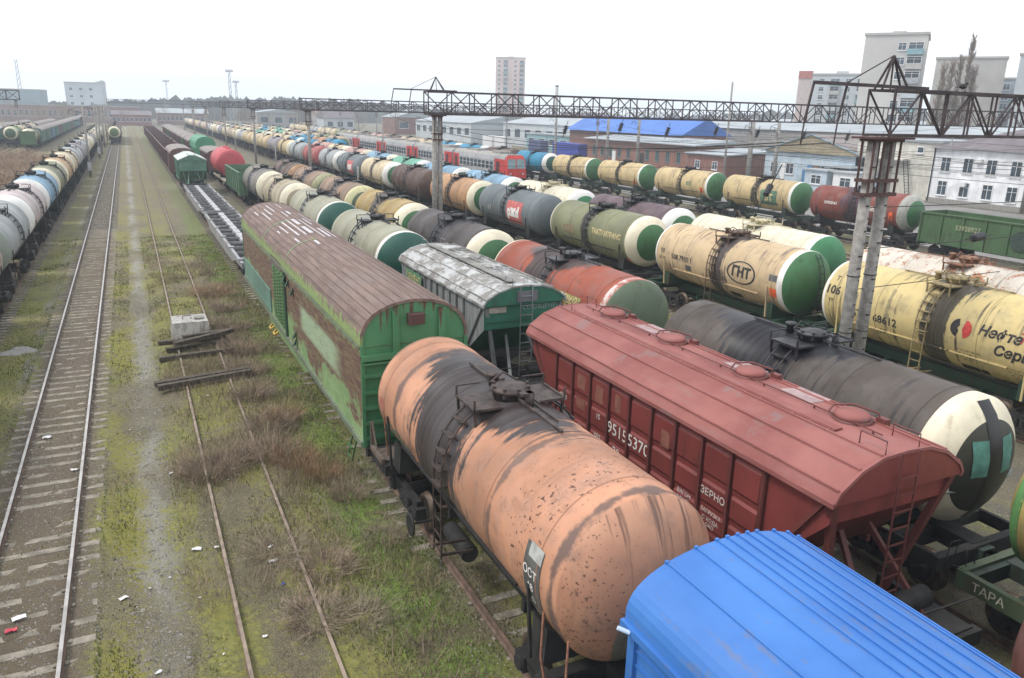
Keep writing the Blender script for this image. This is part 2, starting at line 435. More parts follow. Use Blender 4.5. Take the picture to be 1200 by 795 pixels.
# ==SETTING==
# ================================================================== ground
def fbm(x, y, s=1, o=3): return noise.fractal(Vector((x*s, y*s, 3.7)), 1.0, 2.0, o)
def ground_material():
    g = NT('yard_ground', .95)
    p = g.xyz(True); X, Y = p[0], p[1]
    n1 = g.noise(.16, 6, world=True); n2 = g.noise(.9, 6, world=True); n3 = g.noise(7, 5, world=True, rough=.7)
    n4 = g.noise(38, 3, world=True, rough=.7); n5 = g.noise(.42, 5, (1, .45, 1), world=True)
    soil = g.mix(g.ramp(n2, .3, .7), (.215, .185, .105), (.35, .31, .195))
    soil = g.mix(g.ramp(n4, .35, .7), mul((.17, .15, .1), .5), soil)
    soil = g.mix(g.ramp(n3, .6, .75, 0, .6), soil, (.27, .25, .22))
    grass = g.mix(g.ramp(n3, .3, .7), (.13, .14, .03), (.30, .29, .08))
    moss = g.mix(g.ramp(n4, .3, .7), (.14, .135, .025), (.31, .285, .07))
    dry = g.mix(g.ramp(n3, .3, .7), (.11, .085, .05), (.23, .185, .11))
    c = g.mix(g.ramp(g.math('ADD', n5, g.math('MULTIPLY', n3, .35)), .60, .78, 0, .9), soil, grass)
    # greener lane beside the wagons of the main track and along the left train
    lane = g.math('ABSOLUTE', g.math('SUBTRACT', X, 4.7)); lm = g.ramp(lane, .3, 1.3, 1, 0)
    c = g.mix(g.math('MULTIPLY', lm, g.ramp(g.math('ADD', n2, g.math('MULTIPLY', n3, .4)), .5, .72)), c, g.mix(g.ramp(n3, .3, .7), (.075, .12, .022), (.19, .27, .05)))
    lane2 = g.math('ABSOLUTE', g.math('SUBTRACT', X, -5.2)); lm2 = g.ramp(lane2, .2, 1.3, .8, 0)
    c = g.mix(g.math('MULTIPLY', lm2, g.ramp(g.math('ADD', n2, g.math('MULTIPLY', n3, .4)), .52, .76)), c, grass)
    # yellow moss beside the cinder path
    ml = g.math('ABSOLUTE', g.math('SUBTRACT', X, -.95)); mm = g.ramp(ml, .25, .8, 1, 0)
    c = g.mix(g.math('MULTIPLY', mm, g.ramp(g.math('ADD', n5, g.math('MULTIPLY', n3, .5)), .62, .8)), c, moss)
    mr = g.math('ABSOLUTE', g.math('SUBTRACT', X, 1.6)); mk = g.ramp(mr, .4, 1.9, .8, 0)
    c = g.mix(g.math('MULTIPLY', mk, g.ramp(g.math('ADD', n2, g.math('MULTIPLY', n3, .5)), .74, .9)), c, moss)
    c = g.mix(g.math('MULTIPLY', g.ramp(n1, .52, .64), g.ramp(n3, .35, .65, .2, .85)), c, dry)
    c = g.mix(g.math('MULTIPLY', g.ramp(Y, 40, 110, 0, .75), g.ramp(n2, .3, .6, .5, 1)), c, g.mix(g.ramp(n3, .3, .7), (.15, .125, .085), (.22, .19, .13)))
    t2 = g.ramp(g.math('ADD', g.math('ABSOLUTE', g.math('ADD', X, 2.97)), g.math('MULTIPLY', g.math('SUBTRACT', n3, .5), .9)), .95, 1.35, .88, 0)
    c = g.mix(t2, c, g.mix(g.ramp(n4, .3, .7), (.075, .055, .04), (.215, .17, .125)))
    # worn grey cinder path
    wob = g.math('ADD', g.math('MULTIPLY', g.math('SUBTRACT', n2, .5), 1.1), X)
    pl = g.math('ABSOLUTE', g.math('ADD', wob, .35)); pm = g.ramp(g.math('ADD', pl, g.math('ADD', g.math('MULTIPLY', g.math('SUBTRACT', n3, .5), 1.3), g.math('MULTIPLY', g.math('SUBTRACT', n4, .5), .9))), .0, .5, .95, 0)
    pm = g.math('MULTIPLY', pm, g.ramp(n5, .40, .52, .15, .85))
    c = g.mix(pm, c, g.mix(g.ramp(n4, .3, .7), (.2, .195, .185), (.4, .385, .36)))
    wp = g.math('ABSOLUTE', g.math('ADD', wob, 4.6)); wm = g.ramp(g.math('ADD', wp, g.math('MULTIPLY', g.math('SUBTRACT', n3, .5), .6)), .08, .3, .7, 0)
    wm = g.math('MULTIPLY', wm, g.ramp(n5, .45, .6, 0, 1))
    c = g.mix(wm, c, (.27, .255, .225))
    # oily gravel between the loaded rows
    ol = g.ramp(X, 8.2, 9.6, 0, .85)
    c = g.mix(g.math('MULTIPLY', ol, g.ramp(g.math('ADD', n2, g.math('MULTIPLY', n3, .3)), .45, .66, 1, .35)), c, g.mix(g.ramp(n4, .35, .65), (.05, .044, .037), (.20, .185, .155)))
    g.base(c); h = g.math('ADD', g.math('MULTIPLY', n3, .7), n4); g.bump(h, .9, .05)
    return g.m
GROUND = ground_material()
def gz(x, y):
    if y > 75 or x > 11 or x < -16: return -.27
    k = min(1, (75-y)/15)
    h = -.27+k*(.06*fbm(x, y, .5)+.03*fbm(x, y, 2.1))
    if -4.5 < x < -1.5: h = -.21+k*(.022*fbm(x, y, 2.3)+.012*fbm(x+3, y, 6))
    if 5.3 < x < 8.1: h = min(h, -.24)
    if .4 < x < 3.4: h += .05*k
    return h
def build_ground():
    xs = [-1500, -900, -300, -120, -60, -30]+list(np.arange(-16, 11.01, .3))+[14, 20, 30, 45, 60, 80, 120, 300, 900, 1500]
    ys = [-60, -20, -5, 0]+list(np.arange(3, 76, .35))+[80, 90, 110, 140, 180, 250, 400, 700, 1100, 1500]
    vs = [(x, y, gz(x, y) if 3 <= y else -.27) for y in ys for x in xs]; n = len(xs)
    fs = [(j*n+i, j*n+i+1, (j+1)*n+i+1, (j+1)*n+i) for j in range(len(ys)-1) for i in range(n-1)]
    b = MB(); b.add(vs, fs, 0, True); tag(b.build('ground', GROUND), kind='structure')
build_ground()
# asphalt yard in front of the depot buildings
ASPH = simple('yard_asphalt', (.21, .2, .19), .95, .2, .3, world=True, bump=.2)
b = MB(); b.box(62, 97, 30, 330, -.5, -.2); tag(b.build('yard_road', ASPH), kind='structure')
b = MB(); b.box(61.4, 62, 30, 330, -.5, -.05); tag(b.build('kerb', CONC2), kind='structure')

# ================================================================== tracks
RAILS = simple('rail_worn', (.42, .40, .38), .35, .2, 3, .3)
RAILR = simple('rail_rusty', (.13, .085, .062), .8, .35, 4)
RAILP = simple('rail_dull', (.25, .195, .15), .7, .3, 4)
SLEEP = simple('sleeper_concrete', (.235, .21, .17), .95, .35, 4, bump=.4)
SLEEPW = simple('sleeper_timber', (.10, .075, .055), .95, .3, 6, bump=.4)
def rail_mesh(y0, y1, sub=None):
    prof = [(-.065, -.17), (.065, -.17), (.065, -.155), (.012, -.135), (.012, -.045), (.037, -.03), (.037, 0), (-.037, 0), (-.037, -.03), (-.012, -.045), (-.012, -.135), (-.065, -.155)]
    b = MB(); n = len(prof)
    vs = [(x, y0, z) for x, z in prof]+[(x, y1, z) for x, z in prof]
    for i in range(n): b.add([vs[i], vs[(i+1) % n], vs[n+(i+1) % n], vs[n+i]], [(0, 1, 2, 3)], 1 if i == 6 else 0)
    b.add(vs, [tuple(range(n-1, -1, -1)), tuple(range(n, 2*n))])
    return b
def sleeper_mesh():
    b = MB(); b.extr([(-.14, -.3), (.14, -.3), (.11, -.165), (-.11, -.165)], -1.35, 1.35)
    b.v = [(y, x, z if abs(y) > .5 or z < -.2 else z-.0) for x, y, z in b.v]
    for s in (-1, 1):
        for q in (-.1, .1): b.box(s*.795+q*1.0-.03, s*.795+q*1.0+.03, -.05, .05, -.17, -.12)
    return b
TRACKS = [(-7.4, 'under the tank train at the left', 0), (-2.97, 'open and empty with shiny worn rails', 1), (1.87, 'half buried in weeds and blocked by a concrete block', 2),
          (6.66, 'under the orange tank wagon', 3), (11.75, 'under the brick red hopper wagon', 4), (16.1, 'under the black tank wagon', 5), (27.3, 'right of the concrete masts', 6),
          (31.9, 'under the second tank row right of the masts', 6), (37.2, 'free beside the commuter train', 6), (42, 'beyond the free middle track', 6), (50.5, 'under the red and grey commuter train', 6), (57.5, 'under the far cream tank row by the depot', 6),
          (-19.5, 'under the far teal wagons at the left', 7), (-24.5, 'under the green tank wagons at far left', 7), (-29.5, 'outermost of the far left sidings', 7)]
BURIED = 2
for tx, desc, kind in TRACKS:
    z = {2: -.095, 3: -.05}.get(kind, -.03 if kind == 1 else -.06)
    root = empty('railway_track', (tx, 0, z), f'railway track {desc}', 'railway track', 'parallel tracks of the yard')
    y0 = 60 if kind == 7 else (-10 if kind != 2 else 3)
    top = RAILS if kind in (1, 6, 4) else RAILP if kind == 2 else RAILR
    me = shared(f'rail_{kind}_{y0}', lambda: rail_mesh(y0, 700 if kind != 2 else 420), [RAILR, top])
    for s in (-1, 1): link('rail', me, root, (s*.795, 0, 0))
    if kind == 7: continue
    sm = shared('sleeper', sleeper_mesh, SLEEP)
    SP = .66 if kind in (1, 3) else .55
    n0 = {1: 100, 0: 60, 3: 60}.get(kind, 30 if kind != 2 else 0)
    ys = 5 if kind in (0, 1, 3) else 12 if kind < 6 else 30
    for k in range(n0):
        s = link('sleeper', sm, root, (rnd.uniform(-.02, .02), ys+k*SP, rnd.uniform(-.02, .0)-(.05 if kind == 3 else 0)))
        s.rotation_euler = (0, 0, rnd.uniform(-.012, .012))
    if kind != 2:
        b = MB(); y = ys+n0*SP
        while y < 260: b.box(-1.35, 1.35, y-.12, y+.12, -.3, -.175); y += SP
        tag(b.build('sleeper', SLEEP, root), kind='stuff')

# concrete block and timber piles that close the siding
def block():
    g = painted('block_whitewash', (.40, .385, .355), .5, (.12, .1, .08), .5, th=.6)
    r = empty('concrete_block', (1.75, 38.3, -.1), 'whitewashed concrete buffer block standing across the weedy siding', 'concrete block'); r.scale = (.9, .9, .8)
    b = MB(); b.add([(-.95, -1.0, -.3), (.95, -1, -.3), (.95, 1.0, -.3), (-.95, 1.0, -.3), (-.85, -.75, .75), (.85, -.75, .75), (.85, .9, .75), (-.85, .9, .75)],
                    [(0, 3, 2, 1), (4, 5, 6, 7), (0, 1, 5, 4), (1, 2, 6, 5), (2, 3, 7, 6), (3, 0, 4, 7)], 0)
    b.build('block_body', g, r)
    t = MB(); t.tube([(-.3, 0, .74), (-.3, 0, .95), (.1, 0, .95), (.1, 0, .74)], .025, 6); t.build('lifting_loop', RUSTST, r)
    c = MB(); c.box(.25, .7, -.3, .2, .75, .86); c.build('cap', CONC2, r)
block()
TIMB = simple('old_timber', (.085, .07, .055), .95, .4, 7, bump=.6, bscale=40)
def beam(x, y, z, L, rz, tilt, lab, grp='old timber sleepers piled on the siding'):
    b = MB(); b.box(-L/2, L/2, -.12, .12, -.09, .09)
    for k in range(3): b.box(-L/2+.1, L/2-.1, -.125, .125, -.06+k*.05, -.05+k*.05)
    o = b.build('timber_sleeper', TIMB); o.location = (x, y, z); o.rotation_euler = (rnd.uniform(-.05, .05), tilt, rz)
    tag(o, lab, 'timber', grp)
beam(1.75, 34.3, -.08, 3.0, .12, 0, 'weathered timber lying flat in front of the concrete block pile')
beam(1.9, 35.6, -.06, 2.7, .2, 0, 'dark timber at the bottom of the crossed pile')
beam(1.7, 35.9, .12, 2.8, .05, .02, 'dark timber second in the crossed pile')
beam(2.1, 35.5, .3, 2.6, .42, -.03, 'black timber slanting on top of the crossed pile')
beam(2.4, 36.0, .32, 2.3, .3, .02, 'short black timber lying highest beside the concrete block')
beam(1.75, 31.0, -.02, 3.6, .18, 0, 'long grey timber lying alone across the siding, far one')
beam(1.8, 30.55, -.0, 3.5, .2, 0, 'long grey timber lying alone across the siding, near one')

# ================================================================== vegetation
GRASS = simple('grass_blades', (.185, .21, .055), .9, .5, .7, world=True)
DRYG = simple('dry_grass', (.30, .25, .15), .95, .35, 1.2, world=True)
def scatter(name, n, fn, mats, bounds, hgt, wid, dens, lean=.5, label=None):
    V = []; Fc = []; mi = []
    x0, x1, y0, y1 = bounds; k = 0; tries = 0
    while k < n and tries < n*12:
        tries += 1
        y = y0+(y1-y0)*rnd.random()**1.6; x = rnd.uniform(x0, x1)
        if rnd.random() > dens(x, y): continue
        z = gz(x, y)-.02; h = hgt*rnd.uniform(.4, 1.3); a = rnd.uniform(0, 2*PI); w = wid*(1+y/40)
        l = lean*h*rnd.random(); b_ = rnd.uniform(0, 2*PI); o = len(V)
        V += [(x-w*math.cos(a), y-w*math.sin(a), z), (x+w*math.cos(a), y+w*math.sin(a), z), (x+l*math.cos(b_), y+l*math.sin(b_), z+h)]
        Fc.append((o, o+1, o+2)); mi.append(fn(x, y)); k += 1
    me = bpy.data.meshes.new(name); me.from_pydata(V, [], Fc); me.polygons.foreach_set('material_index', mi)
    for m in mats: me.materials.append(m)
    return tag(link(name, me), label, kind='stuff')
def offt(x):   # keep the rails clear
    for c in (-2.97,):
        if abs(x-c) < 1.35: return .05
    return 1
scatter('short_grass', 150000, lambda x, y: 0 if fbm(x, y, .8) > -.2 else 1, [GRASS, DRYG], (-13, 9, 6, 70), .085, .014,
        lambda x, y: offt(x)*max(0, min(1, .35+1.1*fbm(x, y, .45)+(.5 if 3.5 < x < 5.7 else 0)-(.8 if abs(x+.35) < .45 else 0))))
scatter('dry_weeds', 26000, lambda x, y: 0, [DRYG], (.2, 5.4, 6, 60), .26, .006,
        lambda x, y: max(0, min(1, 2.2*fbm(x+9, y, .33)-.1+(.45 if y < 19 and x > 2.5 else 0))), .9)
STONE = simple('gravel_stone', (.27, .25, .225), .95, .55, 9, world=True)
TWIG = simple('brown_twigs', (.27, .205, .15), .95, .45, 3)
TWIG2 = simple('rust_brown_twigs', (.30, .19, .11), .95, .35, 3)
TWIG3 = simple('straw_twigs', (.26, .22, .15), .95, .3, 3)
scatter('brown_scrub', 11000, lambda x, y: 0, [simple('scrub_brown', (.27, .205, .15), .95, .35, 1.2, world=True)], (.3, 5.2, 9, 58), .42, .0055,
        lambda x, y: max(0, min(1, 1.6*fbm(x+2, y+5, .4)+(.75 if abs(x-3.4) < .8 and y > 17 else 0)-.12)), 1.0)
def gravel():
    q = random.Random(11); V = []; Fc = []; k = 0
    base = [(1, 0, 0), (-.5, .87, 0), (-.5, -.87, 0), (.2, .1, .8)]
    while k < 42000:
        y = 6+44*q.random()**1.7; z_ = q.random()
        if z_ < .3: x = -.35+q.gauss(0, .4)
        elif z_ < .62: x = -2.97+q.uniform(-1.7, 1.7)
        elif z_ < .75: x = 6.66+q.uniform(-1.6, 1.6)
        elif z_ < .93: x = q.uniform(8, 24); y = q.uniform(4, 30)
        else: x = q.uniform(-6.5, 4.5)
        s = q.uniform(.015, .04); a = q.uniform(0, 6.28); c_, s_ = math.cos(a)*s, math.sin(a)*s; z = gz(x, y)-.004; o = len(V)
        for (bx, by, bz) in base: V.append((x+bx*c_-by*s_, y+bx*s_+by*c_, z+bz*s))
        Fc += [(o, o+1, o+3), (o+1, o+2, o+3), (o+2, o, o+3)]; k += 1
    me = bpy.data.meshes.new('gravel'); me.from_pydata(V, [], Fc); me.materials.append(STONE); tag(link('gravel', me), kind='stuff')
gravel()
def bush_mesh(seed, n=700, r=1.0, h=.8):
    q = random.Random(seed); V = []; Fc = []
    for i in range(n):
        a = q.uniform(0, 2*PI); rr = r*.5*math.sqrt(q.random()); x, y, z = rr*math.cos(a), rr*math.sin(a), 0
        d = Vector((math.cos(a)*q.uniform(.1, 1.1), math.sin(a)*q.uniform(.1, 1.1), q.uniform(.5, 1.2))).normalized()
        L = h*q.uniform(.3, 1.1); seg = 3; p = Vector((x, y, z)); w = .008
        for s in range(seg):
            p2 = p+d*(L/seg); sd = Vector((q.uniform(-1, 1), q.uniform(-1, 1), 0)).normalized()*w*(1-s*.25)
            o = len(V); V += [p-sd, p+sd, p2+sd*.7, p2-sd*.7]; Fc.append((o, o+1, o+2, o+3))
            if q.random() < .8:
                e = (d+Vector((q.uniform(-1, 1), q.uniform(-1, 1), q.uniform(-.5, .6)))*.9).normalized()*L*.35
                o = len(V); V += [p2-sd*.6, p2+sd*.6, p2+e]; Fc.append((o, o+1, o+2))
            p = p2; d = (d+Vector((q.uniform(-.4, .4), q.uniform(-.4, .4), q.uniform(-.35, .2)))).normalized()
    me = bpy.data.meshes.new('dry_bush'); me.from_pydata([tuple(v) for v in V], [], Fc); return me
BM = []
for k in range(4): me = bush_mesh(k, 420, 1.0, .85); me.materials.append(TWIG); BM.append(me)
def bush(x, y, s, h, m, lab, k=None):
    o = link('dry_bush', BM[rnd.randrange(4) if k is None else k], None, (x, y, gz(x, y)-.03)); setmat(o, 0, m)
    o.scale = (s, s, h); o.rotation_euler.z = rnd.uniform(0, 6); tag(o, lab, 'bush', 'leafless bushes between the sidings')
bush(1.15, 22.3, 1.25, 1.1, TWIG, 'bare brown bush growing over the left rail of the weedy siding')
bush(1.9, 22.8, 1.1, .9, TWIG, 'bare brown bush between the two buried rails, middle of its clump')
bush(2.8, 23.0, 1.2, 1.0, TWIG, 'bare brown bush over the right buried rail, beside the clump')
bush(3.6, 22.2, 1.0, .9, TWIG2, 'rust coloured dry bush right of the brown clump')
bush(3.9, 26.0, 1.0, .8, TWIG2, 'low orange brown bush beside the green covered wagon')
bush(3.3, 25.3, 1.2, .8, TWIG, 'grey brown bush just beyond the clump on the siding')
bush(3.3, 28.5, 1.2, .8, TWIG, 'grey brown bush right of the lone grey timbers')
bush(3.5, 31.6, 1.2, .9, TWIG, 'dark brown bush at the end of the lone timbers')
bush(3.6, 34.5, 1.3, 1.0, TWIG, 'dark brown bush right of the crossed timber pile')
bush(3.7, 38.5, 1.3, .8, TWIG, 'brown bush right of the concrete block')
bush(3.4, 46.5, 1.6, .7, TWIG2, 'reddish low bush beyond the concrete block, near the frame wagon')
bush(3.9, 42.5, 1.2, .6, TWIG, 'small brown bush between the block and the frame wagon')
bush(2.3, 17.3, 1.1, .45, TWIG3, 'low straw coloured bush between the buried rails in the foreground')
bush(3.2, 16.2, 1.1, .5, TWIG, 'low grey bush where the right buried rail vanishes')
bush(2.6, 14.4, 1.1, .55, TWIG, 'grey brown bush at the bottom edge, left one')
bush(3.4, 14.0, 1.0, .5, TWIG3, 'straw coloured bush at the bottom edge, right one')
bush(4.6, 19.6, .9, .7, TWIG, 'small brown bush left of the orange tank wagon bogie')
bush(4.8, 17.0, .8, .5, TWIG3, 'thin straw bush left of the orange tank wagon ladder')
bush(4.2, 21.0, .8, .8, TWIG2, 'orange brown bush close to the green wagon corner')
_q = random.Random(21)
for k, (x, y, s) in enumerate([(-11.2-_q.random()*(2+.075*(yy-70)), yy+_q.uniform(-2, 2), _q.uniform(4, 5.5)) for yy in range(72, 176, 3)]):
    o = link('dry_bush', BM[k % 4], None, (x, y, -.3)); setmat(o, 0, TWIG2 if k % 3 == 1 else TWIG); o.scale = (s, s, 2.6); o.rotation_euler.z = k
    tag(o, 'large bare brown bush in the thicket left of the left tank train', 'bush', 'brown thicket left of the tank train')

# litter
LW = simple('white_plastic', (.75, .75, .74), .6, .08); LR = simple('red_plastic', (.6, .06, .1), .5, .3, 9); LB = simple('blue_plastic', (.05, .14, .5), .5, .2)
def litter(x, y, s, m, lab, rz=0, grp='scraps of white litter on the ground'):
    b = MB(); n = 5; q = random.Random(int(x*77+y*13))
    s *= .62; vs = [(s*(i/(n-1)-.5)*1.0, s*.55*(j/(n-1)-.5), s*.22*q.random()) for j in range(n) for i in range(n)]
    b.add(vs, [(j*n+i, j*n+i+1, (j+1)*n+i+1, (j+1)*n+i) for j in range(n-1) for i in range(n-1)])
    b.add([(a, c_, d-.012) for a, c_, d in vs], [(j*n+i, (j+1)*n+i, (j+1)*n+i+1, j*n+i+1) for j in range(n-1) for i in range(n-1)])
    o = b.build('litter', m); o.location = (x, y, gz(x, y)+.03 if not -4.3 < x < -1.7 else -.17); o.rotation_euler.z = rz
    tag(o, lab, 'litter', grp)
litter(-3.05, 16.8, .42, LW, 'white plastic bag scrap lying on the sleepers of the empty track', .3)
litter(-3.15, 16.4, .34, LR, 'pink and red plastic scrap on the sleepers of the empty track', .1, 'scraps of coloured litter')
litter(.15, 22.9, .2, LW, 'round white scrap on the cinder path left of the brown bush', .5)
litter(.5, 18.2, .36, LW, 'long white scrap lying left of the left buried rail', -.2)
litter(.95, 18.1, .16, LW, 'small white scrap beside the left buried rail')
litter(-1.1, 16.8, .3, LW, 'white scrap lying on the moss beside the grey path', .4)
litter(2.15, 17.6, .22, LW, 'white scrap between the buried rails, upper one', .6)
litter(2.1, 16.9, .34, LW, 'crumpled white bag between the buried rails in the foreground', .2)
litter(2.6, 16.7, .2, LW, 'small white scrap left of the right buried rail', .9)
litter(2.15, 15.9, .17, LB, 'blue plastic scrap between the buried rails', .9, 'scraps of coloured litter')
litter(1.5, 14.2, .16, LW, 'white scrap touching the left buried rail at the bottom', .2)
litter(-.5, 14.0, .2, LW, 'white scrap at the bottom edge near the path', .7)
litter(4.1, 11.0, .16, LB, 'blue scrap in the grass at the bottom edge left of the orange wagon', .7, 'scraps of coloured litter')
litter(-3.3, 27.0, .4, LW, 'long pale scrap on the empty track, farther one', .1)
litter(-2.4, 24.1, .28, LW, 'pale scrap on the empty track, between the white bag and the farther scrap', .1)
litter(1.7, 29.1, .2, LW, 'white scrap just this side of the lone timbers', .1)
litter(1.2, 33.0, .22, LW, 'white scrap between the lone timbers and the pile', .1)
for k in range(16):
    litter(rnd.uniform(-1.4, 4.4), rnd.uniform(11.5, 40), .09, LW, 'tiny white scrap of paper lying in the grass', rnd.uniform(0, 3), 'tiny scattered paper scraps')
b = MB(); q = random.Random(4)
vs = [(.5*math.cos(a)*r*q.uniform(.8, 1.1), .35*math.sin(a)*r*q.uniform(.8, 1.1), .22*(1-r)*q.uniform(.7, 1.2)) for r in (1, .75, .5, .25) for a in np.linspace(0, 2*PI, 13)[:-1]]
b.add(vs, [(j*12+i, j*12+(i+1) % 12, (j+1)*12+(i+1) % 12, (j+1)*12+i) for j in range(3) for i in range(12)]+[tuple(range(36, 48))])
o = b.build('rubble_heap', CONC); o.location = (-5.15, 38, gz(-5.2, 38)-.02); o.scale = (1.6, 1.5, 1.3); tag(o, 'small heap of pale rubble left of the empty track', 'rubble')
# ==WAGONS==
# ================================================================== big wagons on the near tracks
def hopper(x, y, L, label, cat, mats, We=1.63, ze=3.95, za=4.62, wall=1.5, zb=1.75, ribs=9, slope=1.5, ncol=3, endz=3.45, Lf=None, group=None, roofribs=True, gable=False, detail=True):
    """grain or cement hopper: mats = (side, roof, end, frame, rib)"""
    side, roof, end, frm, ribm = mats; root = empty('hopper_wagon', (x, y, 0), label, cat, group); H = L/2; Lf = Lf or L+1.6
    # roof
    if gable: prof = [(-We, ze), (-.3, za), (.3, za), (We, ze)]
    else: prof = [(-We, ze), (-We*.93, ze+(za-ze)*.28), (-We*.66, ze+(za-ze)*.72), (-We*.36, za-.03), (0, za), (We*.36, za-.03), (We*.66, ze+(za-ze)*.72), (We*.93, ze+(za-ze)*.28), (We, ze)]
    full = prof+[(We-.04, ze-.06), (-We+.04, ze-.06)]
    b = MB(); b.extr(full, -H, H, 0, True, 1); rf = b.build('roof', [roof, end], root)
    if roofribs:
        b = MB()
        for i in range(1, len(prof)-1):
            if i == len(prof)//2: continue
            px, pz = prof[i]; b.box(px-.022, px+.022, -H+.02, H-.02, pz-.01, pz+.035)
        for s in (-1, 1): b.box(s*(We-.02)-.03, s*(We-.02)+.03, -H-.01, H+.01, ze-.09, ze+.0)
        for s in (-1, 1): b.extr([(a, c+.01) for a, c in prof]+[(a*.985, c-.05) for a, c in reversed(prof)], s*H-.02 if s > 0 else -H-.03, s*H+.03 if s > 0 else -H+.02)
        b.build('roof_rib', roof, rf)
    # body
    b = MB(); Y1 = H-slope; w2 = wall-.0
    for s in (-1, 1):      # side walls with sloping hopper ends
        p = [(s*w2, -H+.15, ze-.06), (s*w2, -H+.15, endz), (s*w2, -Y1, zb), (s*w2, Y1, zb), (s*w2, H-.15, endz), (s*w2, H-.15, ze-.06)]
        b.add(p, [(0, 1, 2, 3, 4, 5)], 0)
    for s in (-1, 1):
        b.add([(-w2, s*(H-.15), ze-.06), (w2, s*(H-.15), ze-.06), (w2, s*(H-.15), endz), (-w2, s*(H-.15), endz)], [(0, 1, 2, 3)], 1)
        b.add([(-w2, s*(H-.15), endz), (w2, s*(H-.15), endz), (w2, s*Y1, zb), (-w2, s*Y1, zb)], [(0, 1, 2, 3)], 1)
    n = max(2, int(L/4)); dy = 2*Y1/n
    for k in range(n):
        a, c = -Y1+k*dy, -Y1+(k+1)*dy; m = (a+c)/2; q = .35
        vs = [(-w2, a, zb), (w2, a, zb), (w2, c, zb), (-w2, c, zb), (-.5, m-q, .7), (.5, m-q, .7), (.5, m+q, .7), (-.5, m+q, .7)]
        b.add(vs, [(0, 1, 5, 4), (1, 2, 6, 5), (2, 3, 7, 6), (3, 0, 4, 7), (4, 5, 6, 7)], 0)
    body = b.build('hopper_body', [side, end], root)
    if detail:
        b = MB()
        for s in (-1, 1):
            for k in range(ribs+1):
                yy = -Y1+k*2*Y1/ribs if ribs else 0
                b.extr([(s*w2-.0, zb-.05), (s*(w2+.085), zb-.05), (s*(w2+.085), ze-.12), (s*w2, ze-.12)], yy-.04, yy+.04)
            for k in (-1, 1):
                b.bar((s*(w2+.03), k*(H-.3), ze-.15), (s*(w2+.03), k*(Y1+.1), zb+.1), .09, .07); b.bar((s*(w2+.03), k*(Y1+.02), ze-.15), (s*(w2+.03), k*(Y1+.02), zb), .09, .09)
            b.box(min(s*w2, s*(w2+.1)), max(s*w2, s*(w2+.1)), -Y1-.1, Y1+.1, zb-.14, zb)
        b.build('rib', ribm, body)
        for s in (-1, 1):
            b = MB()
            for k in range(ribs):
                ya = -Y1+k*2*Y1/ribs+.09; yb = ya+2*Y1/ribs-.18
                for z0, z1 in ((ze-.95, ze-.25), (ze-1.6, ze-1.08), (zb+.05, ze-1.72)):
                    if ncol < 3: continue
                    xs = [w2, w2+.05, w2+.05, w2]
                    b.add([(s*w2, ya, z0), (s*w2, yb, z0), (s*(w2+.045), yb, z0+.05), (s*(w2+.045), ya, z0+.05), (s*(w2+.045), yb, z1-.06), (s*(w2+.045), ya, z1-.06), (s*w2, yb, z1), (s*w2, ya, z1)],
                          [(0, 1, 2, 3), (3, 2, 4, 5), (5, 4, 6, 7)])
            if b.v: b.build('panel', side, body)
    # struts
    for k in (-1, 1):
        for s in (-1, 1):
            b = MB(); b.bar((s*(We-.15), k*(H-.12), ze-.1), (s*.8, k*(H-.6), 1.2), .13, .13)
            b.bar((s*.35, k*(H-.9), ze-1.1), (s*.75, k*(Lf/2-.45), 1.2), .1, .1)
            b.build('strut', ribm, root)
        b = MB()
        for xx in (-.25, .2): b.tube([(xx+.3*0, k*(H+.1), za+.02), (xx, k*(H+.12), ze), (xx, k*(H+.12), 1.35)], .02, 5)
        for q in range(9): b.bar((-.25, k*(H+.12), 1.55+q*.33), (.2, k*(H+.12), 1.55+q*.33), .028)
        for xx in (-.5, .35): b.tube([(xx, k*(H-.05), za-.05), (xx, k*(H-.05), za+.22), (xx, k*(H-.6), za+.22), (xx, k*(H-.6), za-.03)], .015, 5)
        b.build('ladder', ribm, root)
    # frame
    b = MB(); h = Lf/2
    b.box(-.22, .22, -h, h, .98, 1.28)
    for k in (-1, 1):
        b.box(-1.5, 1.5, k*h-.1, k*h+.1, .95, 1.25); b.box(-1.35, 1.35, min(k*h, k*(h-1.3)), max(k*h, k*(h-1.3)), 1.25, 1.29)
        for xx in (-1.3, 1.3): b.box(xx-.06, xx+.06, min(k*h, k*(h-2)), max(k*h, k*(h-2)), .98, 1.24)
        coupler(b, k*h, k)
        for xx in (-1.35, -.4): b.bar((xx, k*h, 1.25), (xx, k*h, 2.0), .04)
        b.tube([(-1.35, k*h, 2.0), (-.4, k*h, 2.02), (1.2, k*h, 1.95)], .022, 5)
    b.lathe([(-.5, .22), (.5, .22)], (.5, -h+.8, 1.55), 'X', 14)
    b.build('frame', frm, root)
    add_bogies(root, (-h+2.1, h-2.1), not detail)
    return root, rf, body
def round_hatch(rf, y, z, m, r=.33, x=.28):
    b = MB(); b.lathe([(-.06, r+.05), (.06, r+.05), (.06, r+.0)], (x, y, z), 'Z', 26); h = b.build('hatch', REDD, rf)
    b = MB(); b.lathe([(.05, r), (.13, r), (.17, r*.85), (.19, r*.3), (.19, 0)], (x, y, z), 'Z', 26); b.build('lid', m, h)
    b = MB(); b.tube([(x-r, y+.3, z+.1), (x-r*.6, y+.3, z+.24), (x+r*.3, y+.1, z+.27), (x+r, y-.3, z+.2), (x+r+.05, y-.36, z+.03)], .022, 6); b.box(x+r-.02, x+r+.12, y-.5, y-.28, z-.05, z+.12); b.build('lock_bar', REDD, h)

